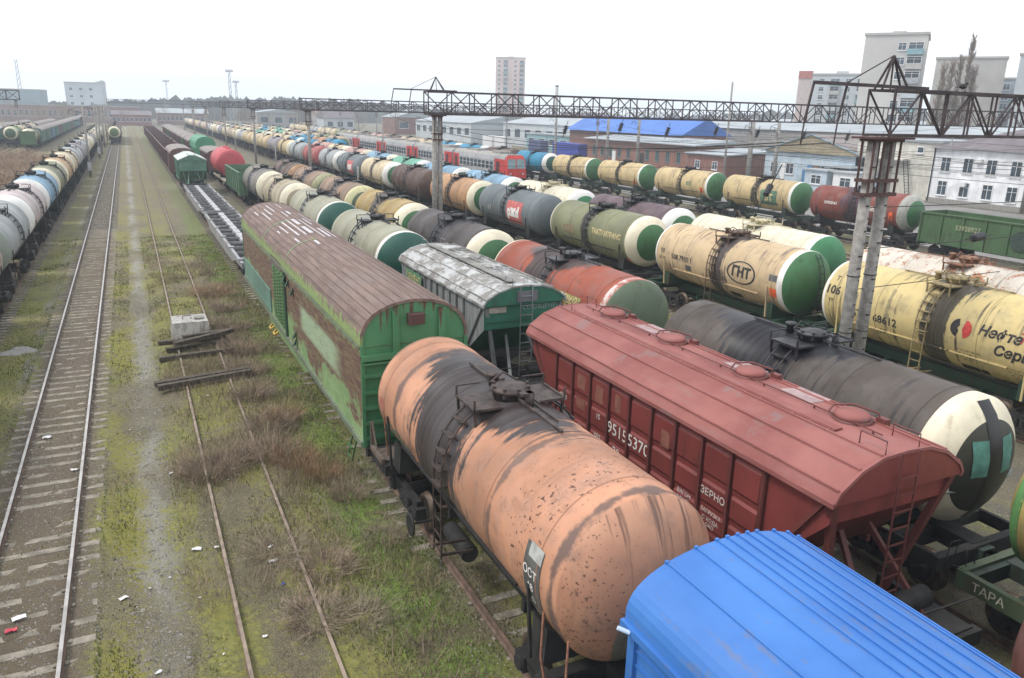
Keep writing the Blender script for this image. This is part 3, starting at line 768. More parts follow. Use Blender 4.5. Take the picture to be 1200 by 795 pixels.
# --- T4: blue van, orange tank wagon, green covered wagon, frame wagons, green hopper, brown van, gondolas
BLUE = NT('blue_wagon_paint', .55)
n_ = BLUE.noise(.8, 4); f_ = BLUE.noise(9, 4); d_ = BLUE.noise(2.5, 5, (3, .3, 3))
BLUE.base(BLUE.mix(BLUE.math('MULTIPLY', BLUE.ramp(BLUE.math('ADD', d_, BLUE.math('MULTIPLY', f_, .4)), .76, .92), .4), BLUE.mix(BLUE.ramp(n_, .3, .7), (.032, .14, .43), (.05, .185, .51)), (.16, .14, .12)))
BLUE = BLUE.m
def arch(We, ze, za, n=10, p=.62):
    return [(We*math.sin(a), ze+(za-ze)*max(0, math.cos(a))**p) for a in [(-PI/2+PI*i/n) for i in range(n+1)]]
def blue_van():
    x, y1 = 6.66, 6.95; L = 16
    r = empty('covered_wagon', (x, y1-L/2, 0), 'bright blue covered wagon with ribbed roof in the bottom right corner', 'covered wagon'); H = L/2
    We, ze, za = 1.56, 4.02, 4.80
    pr = arch(We, ze, za, 28, .8)
    b = MB(); b.extr(pr+[(We, ze-.08), (-We, ze-.08)], -H, H, 0); rf = b.build('roof', BLUE, r)
    b = MB()
    for i in (8, 11, 13, 14, 15, 16, 17, 19, 21, 23, 25):
        px, pz = pr[i]; b.box(px-.012, px+.012, -H, H-.03, pz-.01, pz+.022)
        b.box(px-.025, px+.025, H-.03, H+.01, pz-.04, pz+.03)
    for s in (-1, 1): b.box(s*(We+.03)-.03, s*(We+.03)+.03, -H, H+.02, ze-.12, ze-.02)
    for yy in (H-4.2, H-8.4, H-12.6): b.extr([(a*1.003, c+.014) for a, c in pr]+[(a*.98, c-.03) for a, c in reversed(pr)], yy-.05, yy+.05)
    b.build('roof_rib', BLUE, rf)
    w = 1.5; b = MB(); b.box(-w, w, -H+.05, H-.08, 1.15, ze-.1); wl_ = b.build('wall', BLUE, r)
    b = MB()
    for s in (-1, 1):
        for k in range(12): b.box(min(s*w, s*(w+.03)), max(s*w, s*(w+.03)), -H+.1, H-.2, 1.35+k*.21, 1.37+k*.21)
        for yy in (H-.16, H-3.0, -H+.16): b.box(min(s*w, s*(w+.06)), max(s*w, s*(w+.06)), yy-.07, yy+.07, 1.15, ze-.12)
    b.build('rib', BLUE, wl_)
    b = MB(); b.box(-w-.055, -w-.01, H-6.2, H-3.1, 1.3, ze-.3); b.box(-w-.075, -w-.05, H-6.2, H-3.1, ze-.42, ze-.3); d = b.build('door', simple('blue_door', (.01, .05, .24), .5, .2), r)
    on_side(wl_, disc2(.25, ri=.22), -w-.045, H-.85, ze-.62, INKW, 'emblem'); on_side(wl_, letters('О М П', .17, .01), -w-.045, H-.85, ze-.55, INKW); on_side(wl_, letters('М Р', .17, .01), -w-.045, H-.85, ze-.73, INKW)
    b = MB(); b.tube([(-1.62, H-.2, ze-.08), (-1.75, H-.12, ze-.02)], .03, 6); b.build('gutter_spout', simple('pale_blue_pipe', (.5, .62, .8), .5, .1), r)
    b = MB(); b.box(-.25, .25, -H, H, .9, 1.14); b.box(-1.45, 1.45, H-.12, H+.05, .9, 1.14); coupler(b, H+.05, 1)
    for yy in np.arange(-6, 7, 2.0): b.box(-1.45, 1.45, yy-.06, yy+.06, .95, 1.14)
    b.build('frame', DARK, r); add_bogies(r, (-5.4, 5.4))
blue_van()

ORANGE = tank_mat('orange_tank_paint', (.50, .255, .16), .96, 1.5, .75, (.022, .022, .024), .12, .3, (.20, .085, .045), .28,
                  hoops=((3.35, .16, .7), (-2.25, .09, .6), (-4.62, .13, .75), (4.75, .1, .4), (-3.5, .04, .0)), top=1.0, edge=1.2, spots=.85)
def head_orange():
    g = NT('orange_tank_head', .55); X, Y, Z = g.xyz(); big = g.noise(.8, 5); fine = g.noise(10, 4); st = g.noise(1.5, 5, (5.5, .3, .3)); mid_ = g.noise(1.8, 6)
    c = g.mix(g.ramp(big, .3, .7), (.42, .20, .125), (.54, .285, .175))
    # dull green repaired disc low on the near head
    dx = g.math('SUBTRACT', X, .4); dz = g.math('SUBTRACT', Z, 2.3)
    d = g.math('SQRT', g.math('ADD', g.math('MULTIPLY', dx, dx), g.math('MULTIPLY', g.math('MULTIPLY', dz, dz), .8)))
    c = g.mix(g.ramp(g.math('ADD', d, g.math('MULTIPLY', g.math('SUBTRACT', fine, .5), .06)), 1.0, 1.05, .92, 0), c, (.165, .17, .125))
    c = g.mix(g.math('MULTIPLY', g.ramp(st, .52, .66), g.ramp(Z, 3.2, 4.2, .15, .8)), c, (.06, .03, .025))
    n9 = g.noise(13, 4, rough=.65); s = g.math('MULTIPLY', g.ramp(g.math('ADD', n9, g.ramp(X, -1.2, .3, .08, 0)), .65, .73), .8); c = g.mix(s, c, (.05, .02, .018))
    c = g.mix(g.ramp(mid_, .45, .7, .0, .5), c, (.20, .13, .10)); g.base(c); g.bump(fine, .1, .01); return g.m
ORH = head_orange()
def mk_orange():
    r, br = make_tank(6.66, 13.62, ORANGE, 'orange tank wagon with black oil stains, standing behind the blue wagon', ORANGE, ORH, None, 0, simple('oily_rust', (.05, .035, .03), .6, .5, 5))
    setmat(br, 4, ORH)
    gm = simple('grey_patch', (.09, .09, .085), .8, .3, 3)
    on_tank(br, rect2(.55, 1.5), -4.0, -.15, gm, 'stencil_panel'); on_tank(br, rect2(.42, .25), -4.05, .28, simple('pale_patch', (.35, .36, .34), .8, .2, 5), 'stencil_panel', off=.016)
    for i, t in enumerate(('ОСТ', '48', '20', '12')): on_tank(br, letters(t, .22, .01), -3.95, .02-i*.17, INKW, off=.018)
    on_tank(br, letters('ТАНК', .2, .01), -4.15, -.8, INKW, off=.018)
    gr = simple('faded_green_graffiti', (.13, .17, .12), .8, .3, 5)
    on_tank(br, letters('ЗОНА', .62, .03, .3), 3.3, -.45, gr); on_tank(br, rect2(.35, .3), 4.35, .0, simple('faded_red_mark', (.35, .12, .09), .8, .3, 8), 'stencil_panel')
    # end platform, brake wheel, hand rails
    b = MB()
    b.add([(-1.5, 5.3, 1.32), (1.5, 5.3, 1.32), (1.5, 4.5, 1.32), (-1.5, 4.5, 1.32)], [(0, 1, 2, 3)])
    b.box(-1.55, -1.45, 4.4, 5.45, 1.28, 1.42); b.bar((-1.5, 5.4, 1.3), (-1.5, 5.4, 2.1), .09, .05); b.bar((-1.5, 4.9, 1.3), (-1.5, 5.4, 2.1), .04)
    b.build('end_platform', painted('platform_rusty', (.16, .13, .11), .6), r)
    b = MB(); b.lathe([(-.02, .24), (-.02, .28), (.02, .28), (.02, .24)], (-1.6, 1.9, .85), 'X', 18)
    for k in range(3): a = k*PI/3; b.bar((-1.6, 1.9-.26*math.cos(a), .85-.26*math.sin(a)), (-1.6, 1.9+.26*math.cos(a), .85+.26*math.sin(a)), .03)
    b.bar((-1.6, 1.9, .85), (-.8, 1.9, .85), .04); b.build('brake_wheel', BLACKM, r)
    for pts in ([(-1.4, -5.2, 1.2), (-1.5, -5.2, 1.75), (-1.42, -5.1, 2.5)], [(-1.4, -4.4, 1.2), (-1.5, -4.4, 1.75), (-1.42, -4.3, 2.5)], [(-1.5, 4.3, 3.0), (-1.42, 4.4, 2.2), (-1.3, 4.6, 1.4)]):
        b = MB(); b.tube(pts, .022, 5); b.build('handrail', simple('orange_rail', (.3, .14, .09), .6, .3, 8), r)
mk_orange()

def green_wagon_materials():
    # roof: brown rusted sheets
    g = NT('rusted_roof', .75); X, Y, Z = g.xyz()
    big = g.noise(.5, 5); fine = g.noise(10, 5); st = g.noise(2.0, 5, (3, .35, 3))
    c = g.mix(g.ramp(st, .3, .7), (.13, .085, .072), (.215, .15, .125)); c = g.mix(g.ramp(big, .5, .75, 0, .6), c, (.20, .16, .145))
    c = g.mix(g.ramp(g.math('ADD', st, g.math('MULTIPLY', fine, .3)), .78, .9, 0, .7), c, (.25, .13, .07))
    edge = g.ramp(g.math('ADD', Z, g.math('MULTIPLY', g.math('SUBTRACT', g.noise(3, 5, (1, 2.2, .25)), .5), 1.1)), 4.25, 4.4, .9, 0)
    left = g.ramp(X, -1.2, -.9, 1, 0)
    c = g.mix(g.math('MULTIPLY', edge, left), c, g.mix(g.ramp(fine, .3, .7), (.17, .25, .08), (.26, .34, .12)))
    g.base(c); g.bump(fine, .2, .01); roof = g.m
    # side: light green paint peeled to brown boards
    g = NT('peeling_green_side', .75); X, Y, Z = g.xyz()
    big = g.noise(.35, 5, (1, 1, 1.6)); mid = g.noise(1.1, 6, (1, 1, 1.8)); fine = g.noise(9, 5); bd = g.noise(3, 3, (.2, .5, 9))
    green = g.mix(g.ramp(mid, .3, .7), (.16, .27, .11), (.27, .39, .18)); brown = g.mix(g.ramp(bd, .35, .65), (.085, .045, .035), (.19, .105, .07))
    yel = g.mix(g.ramp(fine, .4, .6), (.25, .22, .09), (.20, .25, .11))
    c = g.mix(g.ramp(g.math('ADD', g.math('MULTIPLY', mid, .6), g.math('ADD', g.math('MULTIPLY', big, .5), g.math('MULTIPLY', g.ramp(Z, 1.3, 3.2), .28))), .585, .68), green, brown)
    c = g.mix(g.ramp(g.math('ADD', bd, g.math('MULTIPLY', fine, .3)), .70, .8, 0, .8), c, yel)
    band = g.math('MULTIPLY', g.ramp(Y, -10, -8.5), g.ramp(Y, -4.2, -3.2, 1, 0)); bz = g.math('MULTIPLY', g.ramp(Z, 2.2, 2.45), g.ramp(Z, 3.1, 3.35, 1, 0))
    c = g.mix(g.math('MULTIPLY', g.math('MULTIPLY', band, bz), g.ramp(bd, .3, .45, .3, .85)), c, (.33, .44, .28))
    top = g.ramp(g.math('ADD', Z, g.math('MULTIPLY', g.math('SUBTRACT', g.noise(3, 5, (1, 2.2, .3)), .5), .7)), 3.75, 3.95)
    c = g.mix(top, c, (.22, .32, .12))
    g.base(c); g.bump(g.math('ADD', bd, fine), .25, .02); side = g.m
    g = NT('green_end_wall', .65); X, Y, Z = g.xyz(); big = g.noise(.8, 5); st = g.noise(2.2, 6, (2.2, 1, .3)); fine = g.noise(9, 4)
    c = g.mix(g.ramp(big, .3, .7), (.045, .175, .075), (.075, .235, .105))
    rm = g.math('ADD', st, g.ramp(Z, 4.0, 5.3, -.06, .17)); c = g.mix(g.ramp(rm, .6, .7), c, g.mix(g.ramp(fine, .3, .7), (.07, .03, .02), (.13, .065, .04)))
    c = g.mix(g.ramp(fine, .62, .72, 0, .4), c, (.09, .1, .05)); g.base(c); end = g.m
    return roof, side, end
GROOF, GSIDE, GEND = green_wagon_materials()
TEALS = painted('teal_skirt', (.13, .24, .19), .3, (.12, .06, .03), .3); LGREEN = painted('light_green_trim', (.2, .31, .14), .5, (.1, .05, .03), .2)
def green_van():
    x, ya, yb = 6.62, 19.65, 43.9; L = yb-ya; H = L/2; w = 1.53
    r = empty('covered_wagon', (x, (ya+yb)/2, 0), 'long green covered wagon with rusty brown arched roof and peeling side', 'covered wagon')
    ze, za = 4.05, 5.22; pr = arch(w+.02, ze, za, 18, .78)
    b = MB(); b.extr(pr+[(w, ze-.05), (-w, ze-.05)], -H, H, 0, False); rf = b.build('roof', GROOF, r)
    b = MB()
    for i in range(2, 17):
        px, pz = pr[i]; b.box(px-.014, px+.014, -H+.02, H-.02, pz-.01, pz+.022)
    for yy in (-H+.0, H-.04): b.extr([(a*1.01, c+.02) for a, c in pr]+[(a*.96, c-.06) for a, c in reversed(pr)], yy-.02, yy+.04)
    b.build('roof_rib', GROOF, rf)
    b = MB()
    for yy in (H-7.4, -.9, -H+.12): 
        if yy > -H+1: b.extr([(a*1.004, c+.018) for a, c in pr[:9]]+[(a*.99, c-.03) for a, c in reversed(pr[:9])], yy-.05, yy+.05)
    b.build('roof_seam', LGREEN, rf)
    # bare pale strips of sheet near the far half of the roof
    q = random.Random(3)
    for k, (i, y0, l, wd) in enumerate([(5, 6.3, 2.6, .06), (6, 7.4, 2.4, .07), (7, 8.2, 2.7, .07), (8, 6.0, 1.8, .07), (9, 9.3, 1.8, .06), (4, 8.8, 1.4, .06), (5, 1.8, 2.2, .06), (6, .6, 4.2, .08), (7, .4, 4.6, .08),
                                     (8, 3.2, 1.8, .2), (8, .6, 1.9, .2), (9, -.6, 5.4, .07), (10, 3.2, 2.2, .1), (10, -.4, 2.4, .16), (11, 4.6, 3.2, .07), (7, -2.1, .9, .12), (5, -.6, .9, .08), (4, 2.6, .7, .07), (11, -.4, 3, .1), (12, 2, 4, .08), (9, 6.8, 1.2, .16)]):
        a = -PI/2+PI*(i+.5)/18; px, pz = (pr[i][0]+pr[i+1][0])/2, (pr[i][1]+pr[i+1][1])/2; d = Vector((pr[i+1][0]-pr[i][0], pr[i+1][1]-pr[i][1])).normalized(); t = wd*.42
        n = Vector((-d.y, d.x))*.008
        b = MB(); b.add([(px-d.x*t/1+n.x, y0, pz-d.y*t/1+n.y), (px+d.x*t/1+n.x, y0, pz+d.y*t/1+n.y), (px+d.x*t+n.x, y0+l, pz+d.y*t+n.y), (px-d.x*t+n.x, y0+l, pz-d.y*t+n.y)], [(0, 1, 2, 3)])
        b.build('bare_strip', simple('bare_pale_sheet', (.50, .48, .50), .7, .25, 8), rf)
    b = MB(); n = len(pr); zb = 1.2
    b.box(-w, w, -H+.08, H-.08, zb, ze-.03, 0); wl_ = b.build('wall', GSIDE, r)
    for s in (-1, 1):
        b = MB(); yy = s*H
        b.add([(a*.985, yy-s*.03, c-.012) for a, c in pr]+[(w*.995, yy-s*.03, 1.1), (-w*.995, yy-s*.03, 1.1)], [tuple(range(n+2))])
        ew = b.build('end_wall', GEND, r)
        b = MB(); f = lambda y_: (min(yy-s*.02, yy+s*y_), max(yy-s*.02, yy+s*y_))
        for z in (1.35, 1.8, 2.25, 2.7, 3.18): b.box(-w+.03, w-.03, *f(.07), z-.05, z+.05)
        b.box(-w-.02, w+.02, *f(.12), 3.62, 3.78); b.box(-w-.02, w+.02, *f(.09), 3.5, 3.56)
        for xx in (-.55, .78): b.box(xx-.1, xx+.1, *f(.06), 3.78, 4.95)
        for xx in (-.55, .78): b.box(xx-.05, xx+.05, *f(.09), 1.15, 3.5)
        for xx in (-w+.03, w-.03): b.box(xx-.05, xx+.05, *f(.05), 1.1, ze)
        b.build('rib', GEND, ew)
        b = MB(); b.box(-.22, .22, *f(.22), 4.55, 4.85); b.build('lamp_box', RUSTST, ew)
    # side ribs, sill, skirt, doors
    b = MB()
    for s in (-1, 1):
        b.box(min(s*w, s*(w+.08)), max(s*w, s*(w+.08)), -H+.02, H-.02, 1.08, 1.24); b.box(min(s*w, s*(w+.05)), max(s*w, s*(w+.05)), -H+.02, H-.02, 3.92, 4.0)
    b.build('sill', painted('sill_grey_green', (.16, .2, .14), .6, (.1, .06, .04), .4), r)
    b = MB(); b.box(-w-.05, -w-.004, 3.2, H-.2, 1.35, 2.35); b.box(-w-.075, -w-.05, 3.2, H-.2, 2.28, 2.35); b.box(-w-.075, -w-.05, 3.2, H-.2, 1.35, 1.42); b.build('skirt_panel', TEALS, r)
    b = MB()
    b.add([(-w-.0, -H+7.2, 1.1), (-w, H-7.4, 1.1), (-w, H-8.4, .7), (-w, -H+8.2, .7)], [(0, 1, 2, 3)]); b.build('side_sole', LGREEN, r)
    for k, yy in enumerate((-.3, .35, 1.0, 1.65)):       # slatted ventilation shutters
        b = MB(); b.box(-w-.05, -w-.003, yy, yy+.5, 1.4, 3.75)
        for j in range(16): b.box(-w-.085, -w-.05, yy+.06, yy+.44, 1.5+j*.14, 1.56+j*.14)
        b.build('louvre', painted('louvre_green', (.075, .16, .06), .5, (.12, .08, .03), .3), wl_)
    b = MB(); b.box(-w-.07, -w-.003, -.75, -.45, 1.2, 3.85); b.build('door_post', simple('dark_green_post', (.02, .06, .03), .6, .3), r)
    b = MB(); b.add([(-w-.03, .2, 3.4), (-w-.03, 3.0, 3.4), (-w-.03, 2.5, 4.1), (-w-.03, .0, 4.1)], [(0, 1, 2, 3)]); b.build('door_hood', simple('brown_hood', (.13, .09, .085), .8, .25), r)
    for yy, zz in ((-.9, 3.7), (-1.5, 3.6), (-2.4, 3.45), (-2.6, 1.8), (-2.6, 1.5)):
        b = MB(); b.add([(-w-.01, yy, zz+.2), (-w-.16, yy-.1, zz-.12), (-w-.16, yy+.2, zz-.12), (-w-.01, yy+.25, zz-.15)], [(0, 1, 2), (0, 2, 3), (1, 2, 3), (0, 1, 3)]); b.build('hinge_bracket', simple('dark_green_post', (.02, .06, .03), .6, .3), r)
    for yy in (1.2, 2.2):
        b = MB(); b.tube([(-w-.1, yy, .95), (-w-.25, yy, .82), (-w-.25, yy+.4, .82), (-w-.1, yy+.4, .95)], .045, 6); b.build('yellow_step', YELLOW, r)
    for yy in (-H+1.0,):
        b = MB()
        for q_ in (0, .45): b.bar((-w+.1, yy+q_, 1.1), (-w-.12, yy+q_, .25), .05)
        for z in (.3, .65): b.bar((-w-.1, yy, z), (-w-.1, yy+.45, z), .06)
        b.build('step', painted('louvre_green', (.1, .2, .08), .5, (.12, .08, .03), .3), r)
    b = MB(); b.box(-.3, .3, -H, H, .85, 1.1)
    for s in (-1, 1): b.box(-w+.05, w-.05, s*H-.15, s*H+.02, .85, 1.1); coupler(b, s*H, s)
    for yy in (-5.5, -3, 3, 5): b.box(-1.1, 1.1, yy-.5, yy+.5, .5, 1.05)
    b.build('frame', DARK, r); add_bogies(r, (-H+3.4, H-3.4))
green_van()

FRG = painted('frame_wagon_grey', (.30, .30, .31), .55, (.16, .11, .09), .35, th=.6); FRW = painted('frame_wagon_white', (.46, .45, .48), .4, (.2, .15, .13), .2, th=.6)
def frame_wagon(y0, y1, label):
    L = y1-y0; H = L/2; r = empty('platform_wagon', (6.66, (y0+y1)/2, 0), label, 'platform wagon', 'open frame wagons behind the green covered wagon')
    for s in (-1, 1):
        b = MB(); x = s*1.3
        b.add([(x-.06, -H, 1.0), (x-.06, -H, 1.3), (x-.06, H, 1.3), (x-.06, H, 1.0), (x-.06, H-3.2, .95), (x-.06, H-5.0, .55), (x-.06, -H+5.0, .55), (x-.06, -H+3.2, .95)]+
              [(x+.06, -H, 1.0), (x+.06, -H, 1.3), (x+.06, H, 1.3), (x+.06, H, 1.0), (x+.06, H-3.2, .95), (x+.06, H-5.0, .55), (x+.06, -H+5.0, .55), (x+.06, -H+3.2, .95)],
              [tuple(range(8)), tuple(range(15, 7, -1))]+[(i, (i+1) % 8, 8+(i+1) % 8, 8+i) for i in range(8)])
        b.box(x-.09, x+.09, -H, H, 1.3, 1.33)
        for k in range(6): yy = -H+1+k*(L-2)/5; b.box(x-.18, x+.18, yy-.2, yy+.2, 1.33, 1.42)
        b.build('side_beam', FRG, r)
    b = MB(); b.box(-.2, .2, -H, H, 1.0, 1.25)
    b.build('centre_beam', FRW, r)
    for k in range(13):
        yy = -H+.15+k*(L-.3)/12; b = MB(); b.box(-1.24, 1.24, yy-.04, yy+.04, 1.12, 1.27); b.build('cross_member', simple('cross_grey', (.26, .26, .265), .8, .3, 2), r)
    for s in (-1, 1): b = MB(); coupler(b, s*H, s); b.build('coupler', DARK, r)
    b = MB(); b.box(-1.2, 1.2, -H+.4, H-.4, .84, .87); b.build('gap_shade_sheet', simple('gap_shade_black', (.008, .008, .008), .95, .3), r)  # black sheet added as painted shade in the gaps of the open frame
    add_bogies(r, (-H+2.4, H-2.4), True)
frame_wagon(47.3, 72.4, 'grey open frame wagon standing directly behind the green covered wagon')
frame_wagon(73.6, 98.6, 'grey open frame wagon between the nearer frame wagon and small green hopper')
SGREEN = painted('faded_green_paint', (.10, .21, .15), .3, (.08, .05, .03), .3); LWHITE = painted('roof_whitish', (.52, .56, .54), .3, (.2, .16, .12), .3)
hopper(6.66, 105.4, 9.0, 'small green hopper wagon with whitish gabled roof beyond the frame wagons', 'hopper wagon', (SGREEN, LWHITE, SGREEN, DARK, painted('faded_green_strut', (.12, .24, .17), .2)), We=1.6, ze=4.0, za=4.55, ribs=6, slope=1.6, ncol=0, endz=2.7, Lf=11.5, gable=True)

BROWN = painted('wagon_brown', (.12, .055, .05), .5, (.06, .03, .025), .4); BROWNR = painted('van_roof_grey_brown', (.24, .2, .18), .5, (.12, .07, .05), .4); DGREEN = painted('gondola_green', (.06, .12, .05), .4, (.06, .04, .03), .45)
TEALG = painted('gondola_teal', (.06, .15, .12), .4, (.07, .04, .03), .4); BLUEG = painted('gondola_blue', (.07, .17, .26), .3, (.07, .04, .03), .4)
LOAD = simple('dark_load', (.03, .026, .025), .95, .4, 3, bump=.5)
def gondola_body(L=12.6, w=1.5, zt=3.4):
    b = MB(); H = L/2
    for s in (-1, 1):
        b.box(min(s*w, s*(w-.06)), max(s*w, s*(w-.06)), -H, H, 1.15, zt); b.box(-w+.06, w-.06, min(s*H, s*(H-.06)), max(s*H, s*(H-.06)), 1.15, zt-.003)
        b.box(min(s*(w-.08), s*(w+.1)), max(s*(w-.08), s*(w+.1)), -H-.02, H+.02, zt, zt+.1); b.box(-w, w, min(s*(H-.05), s*(H+.08)), max(s*(H-.05), s*(H+.08)), zt+.003, zt+.103)
        for k in range(8): yy = -H+.12+k*(L-.24)/7; b.box(min(s*w, s*(w+.11)), max(s*w, s*(w+.11)), yy-.07, yy+.07, 1.1, zt)
        for xx in (-.5, .5): b.box(xx-.06, xx+.06, min(s*H, s*(H+.1)), max(s*H, s*(H+.1)), 1.1, zt)
        for z in (1.9, 2.6): b.box(-w, w, min(s*H, s*(H+.06)), max(s*H, s*(H+.06)), z-.04, z+.04)
    b.box(-w+.06, w-.06, -H+.06, H-.06, 1.15, 1.25)
    return b
def wagon_frame(L):
    def f():
        b = MB(); H = L/2; b.box(-.25, .25, -H, H, .9, 1.14)
        for s in (-1, 1): b.box(-1.4, 1.4, s*H-.15, s*H, .9, 1.13); b.box(-1.4, 1.4, s*(H-2.2)-.12, s*(H-2.2)+.12, .92, 1.13); coupler(b, s*H, s)
        return b
    return f
def gondola(x, y, m, label, group=None, load=None, lod=1):
    r = empty('gondola_wagon', (x, y, 0), label, 'gondola wagon', group)
    o = link('body', shared('gondola_body', gondola_body, WHITE), r); setmat(o, 0, m)
    link('frame', shared('gondola_frame', wagon_frame(12.8), DARK), r)
    if load is not None:
        def f():
            b = MB(); q = random.Random(1); nx, ny = 6, 20
            vs = [(-1.4+2.8*i/nx, -6.2+12.4*j/ny, 2.2+.7*math.sin(PI*i/nx)*(.6+.4*q.random())) for j in range(ny+1) for i in range(nx+1)]
            b.add(vs, [(j*(nx+1)+i, j*(nx+1)+i+1, (j+1)*(nx+1)+i+1, (j+1)*(nx+1)+i) for j in range(ny) for i in range(nx)], 0, True); return b
        o = link('load', shared('gondola_load', f, LOAD), r); setmat(o, 0, load)
    add_bogies(r, (-4.3, 4.3), lod > 0); return r
def van(x, y, m, rm, label, L=13.5, group=None, ze=3.7, za=4.45, p=.8):
    r = empty('covered_wagon', (x, y, 0), label, 'covered wagon', group); H = L/2
    def f():
        b = MB(); b.box(-1.5, 1.5, -H, H, 1.15, ze-.02)
        for s in (-1, 1):
            for k in range(9): yy = -H+.1+k*(L-.2)/8; b.box(min(s*1.5, s*1.56), max(s*1.5, s*1.56), yy-.05, yy+.05, 1.15, ze)
            b.box(min(s*1.5, s*1.59), max(s*1.5, s*1.59), -1.6, 1.6, 1.25, ze-.3)
            for xx in (-.6, .6): b.box(xx-.06, xx+.06, min(s*H, s*(H+.07)), max(s*H, s*(H+.07)), 1.15, ze+.3)
            for z in (1.9, 2.7, 3.4): b.box(-1.5, 1.5, min(s*H, s*(H+.05)), max(s*H, s*(H+.05)), z-.04, z+.04)
        return b
    def g():
        pr = arch(1.62, ze, za, 12, p); b = MB(); b.extr(pr+[(1.5, ze-.05), (-1.5, ze-.05)], -H-.08, H+.08, 0, True, 1)
        for i in range(1, 12, 2): b.box(pr[i][0]-.02, pr[i][0]+.02, -H, H, pr[i][1]-.01, pr[i][1]+.03)
        return b
    o = link('body', shared(f'van_body{L}_{ze}', f, WHITE), r); setmat(o, 0, m)
    o = link('roof', shared(f'van_roof{L}_{ze}_{za}', g, [WHITE, WHITE]), r); setmat(o, 0, rm); setmat(o, 1, m)
    link('frame', shared('gondola_frame', wagon_frame(12.8), DARK), r); add_bogies(r, (-4.3, 4.3), True); return r
ORD = ['first', 'second', 'third', 'fourth', 'fifth', 'sixth', 'seventh', 'eighth', 'ninth', 'tenth', 'eleventh', 'twelfth', 'thirteenth', 'fourteenth', 'fifteenth', 'sixteenth', 'seventeenth', 'eighteenth', 'nineteenth', 'twentieth',
       'twenty-first', 'twenty-second', 'twenty-third', 'twenty-fourth', 'twenty-fifth', 'twenty-sixth', 'twenty-seventh', 'twenty-eighth', 'twenty-ninth', 'thirtieth', 'thirty-first', 'thirty-second', 'thirty-third', 'thirty-fourth', 'thirty-fifth', 'thirty-sixth']
van(6.66, 126, BROWN, BROWNR, 'brown covered wagon with greyish arched roof just behind the small green hopper', ze=3.7, za=4.5)
for k in range(11):
    gondola(6.66, 140.5+k*14, BROWN, f'brown gondola wagon, {ORD[k]} behind the brown van with arched roof', 'brown gondola wagons of the main siding', LOAD if k % 2 else simple('rusty_load', (.14, .08, .06), .95, .4, 2), 2)

# --- T5
RED = NT('brick_red_paint', .75); n_ = RED.noise(.7, 5); f_ = RED.noise(8, 5); s_ = RED.noise(1.8, 5, (2.5, .4, 2.5)); p_ = RED.noise(1.1, 6)
c = RED.mix(RED.ramp(n_, .3, .7), (.22, .068, .06), (.31, .115, .10)); c = RED.mix(RED.ramp(s_, .5, .75, 0, .5), c, (.25, .14, .13)); c = RED.mix(RED.ramp(RED.math('ADD', p_, RED.math('MULTIPLY', f_, .25)), .74, .82, 0, .6), c, (.20, .14, .135))
RED.base(c); RED.bump(f_, .1, .01); RED = RED.m
REDS = painted('brick_red_side', (.20, .042, .037), .35, (.10, .03, .025), .3, th=.64)
REDD = painted('brick_red_strut', (.14, .04, .035), .3)
hr, hroof, hbody = hopper(11.75, 13.9, 11.5, 'brick red grain hopper wagon with ribbed roof and four round hatches', 'hopper wagon', (REDS, RED, REDS, DARK, REDD), We=1.66, ze=3.95, za=4.66, ribs=9, slope=1.7, Lf=13.4)
for k, yy in enumerate((4.1, 1.35, -1.5, -4.3)): round_hatch(hroof, yy, 4.64, RED)
b = MB(); b.box(-.5, -.3, -4.6, 5.0, 4.66, 4.685)
for k in range(22): b.box(-.62, -.3, -4.5+k*.44, -4.45+k*.44, 4.57, 4.66)
b.box(-.53, -.5, -4.6, 5.0, 4.62, 4.67); b.build('catwalk', RED, hroof)
b = MB(); b.bar((.02, -5.2, 4.72), (.02, 5.2, 4.72), .022)
for k in range(8): b.bar((.02, -5+k*1.4, 4.64), (.02, -5+k*1.4, 4.73), .03)
b.build('hatch_bar', REDD, hroof)
for yy, x0 in ((2.6, .55), (-1.0, .6), (-2.9, .5)):
    b = MB(); b.add([(x0-.3, yy-.45, 4.657), (x0+.28, yy-.45, 4.635), (x0+.3, yy+.4, 4.635), (x0-.28, yy+.45, 4.657)], [(0, 1, 2, 3)]); b.build('pale_patch', simple('pale_dust_patch', (.34, .24, .24), .8, .2, 4), hroof)
xs = -1.5-.05
on_side(hbody, letters('9515', .44, .006), xs, .9, 2.62, INKW); on_side(hbody, letters('5370', .44, .006), xs, .0, 2.62, INKW); on_side(hbody, letters('20', .3, .01), xs, .9, 2.08, INKW)
on_side(hbody, letters('ЭФ', .26, .008), xs, 3.6, 2.62, INKW); on_side(hbody, letters('15', .2, .008), xs, 1.8, 2.7, INKW)
on_side(hbody, letters('ЗЕРНО', .23, .003), xs, -2.7, 2.62, INKW); on_side(hbody, letters('ЗАГРУЗКА', .125, .004), xs, -2.7, 2.2, INKW); on_side(hbody, letters('С ХОДА', .13, .004), xs, -2.7, 2.03, INKW)
on_side(hbody, letters('ОАО', .12, .004), xs, -2.7, 1.9, INKW)
for k, t in enumerate(('ВАГОН', 'СДАТЬ', 'НА СТ')): on_side(hbody, letters(t, .14, .004), xs, -1.8, 2.25-k*.17, INKW)
for k, t in enumerate(('УВЗ', '12')): on_side(hbody, letters(t, .18, .004), xs, 1.8, 2.15-k*.2, INKW)
on_side(hbody, letters('1520', .13, .004), xs, 2.7, 2.1, INKW)
for yy, zz, w_, h_ in ((2.7, 3.35, .4, .4), (2.7, 2.75, .45, .3), (1.8, 3.3, .35, .45), (.95, 3.35, .25, .45), (-1.0, 3.2, .3, .4)):
    on_side(hbody, rect2(w_, h_), xs+.003, yy, zz, simple('ochre_patch', (.22, .085, .06), .8, .2, 6), 'paint_patch')

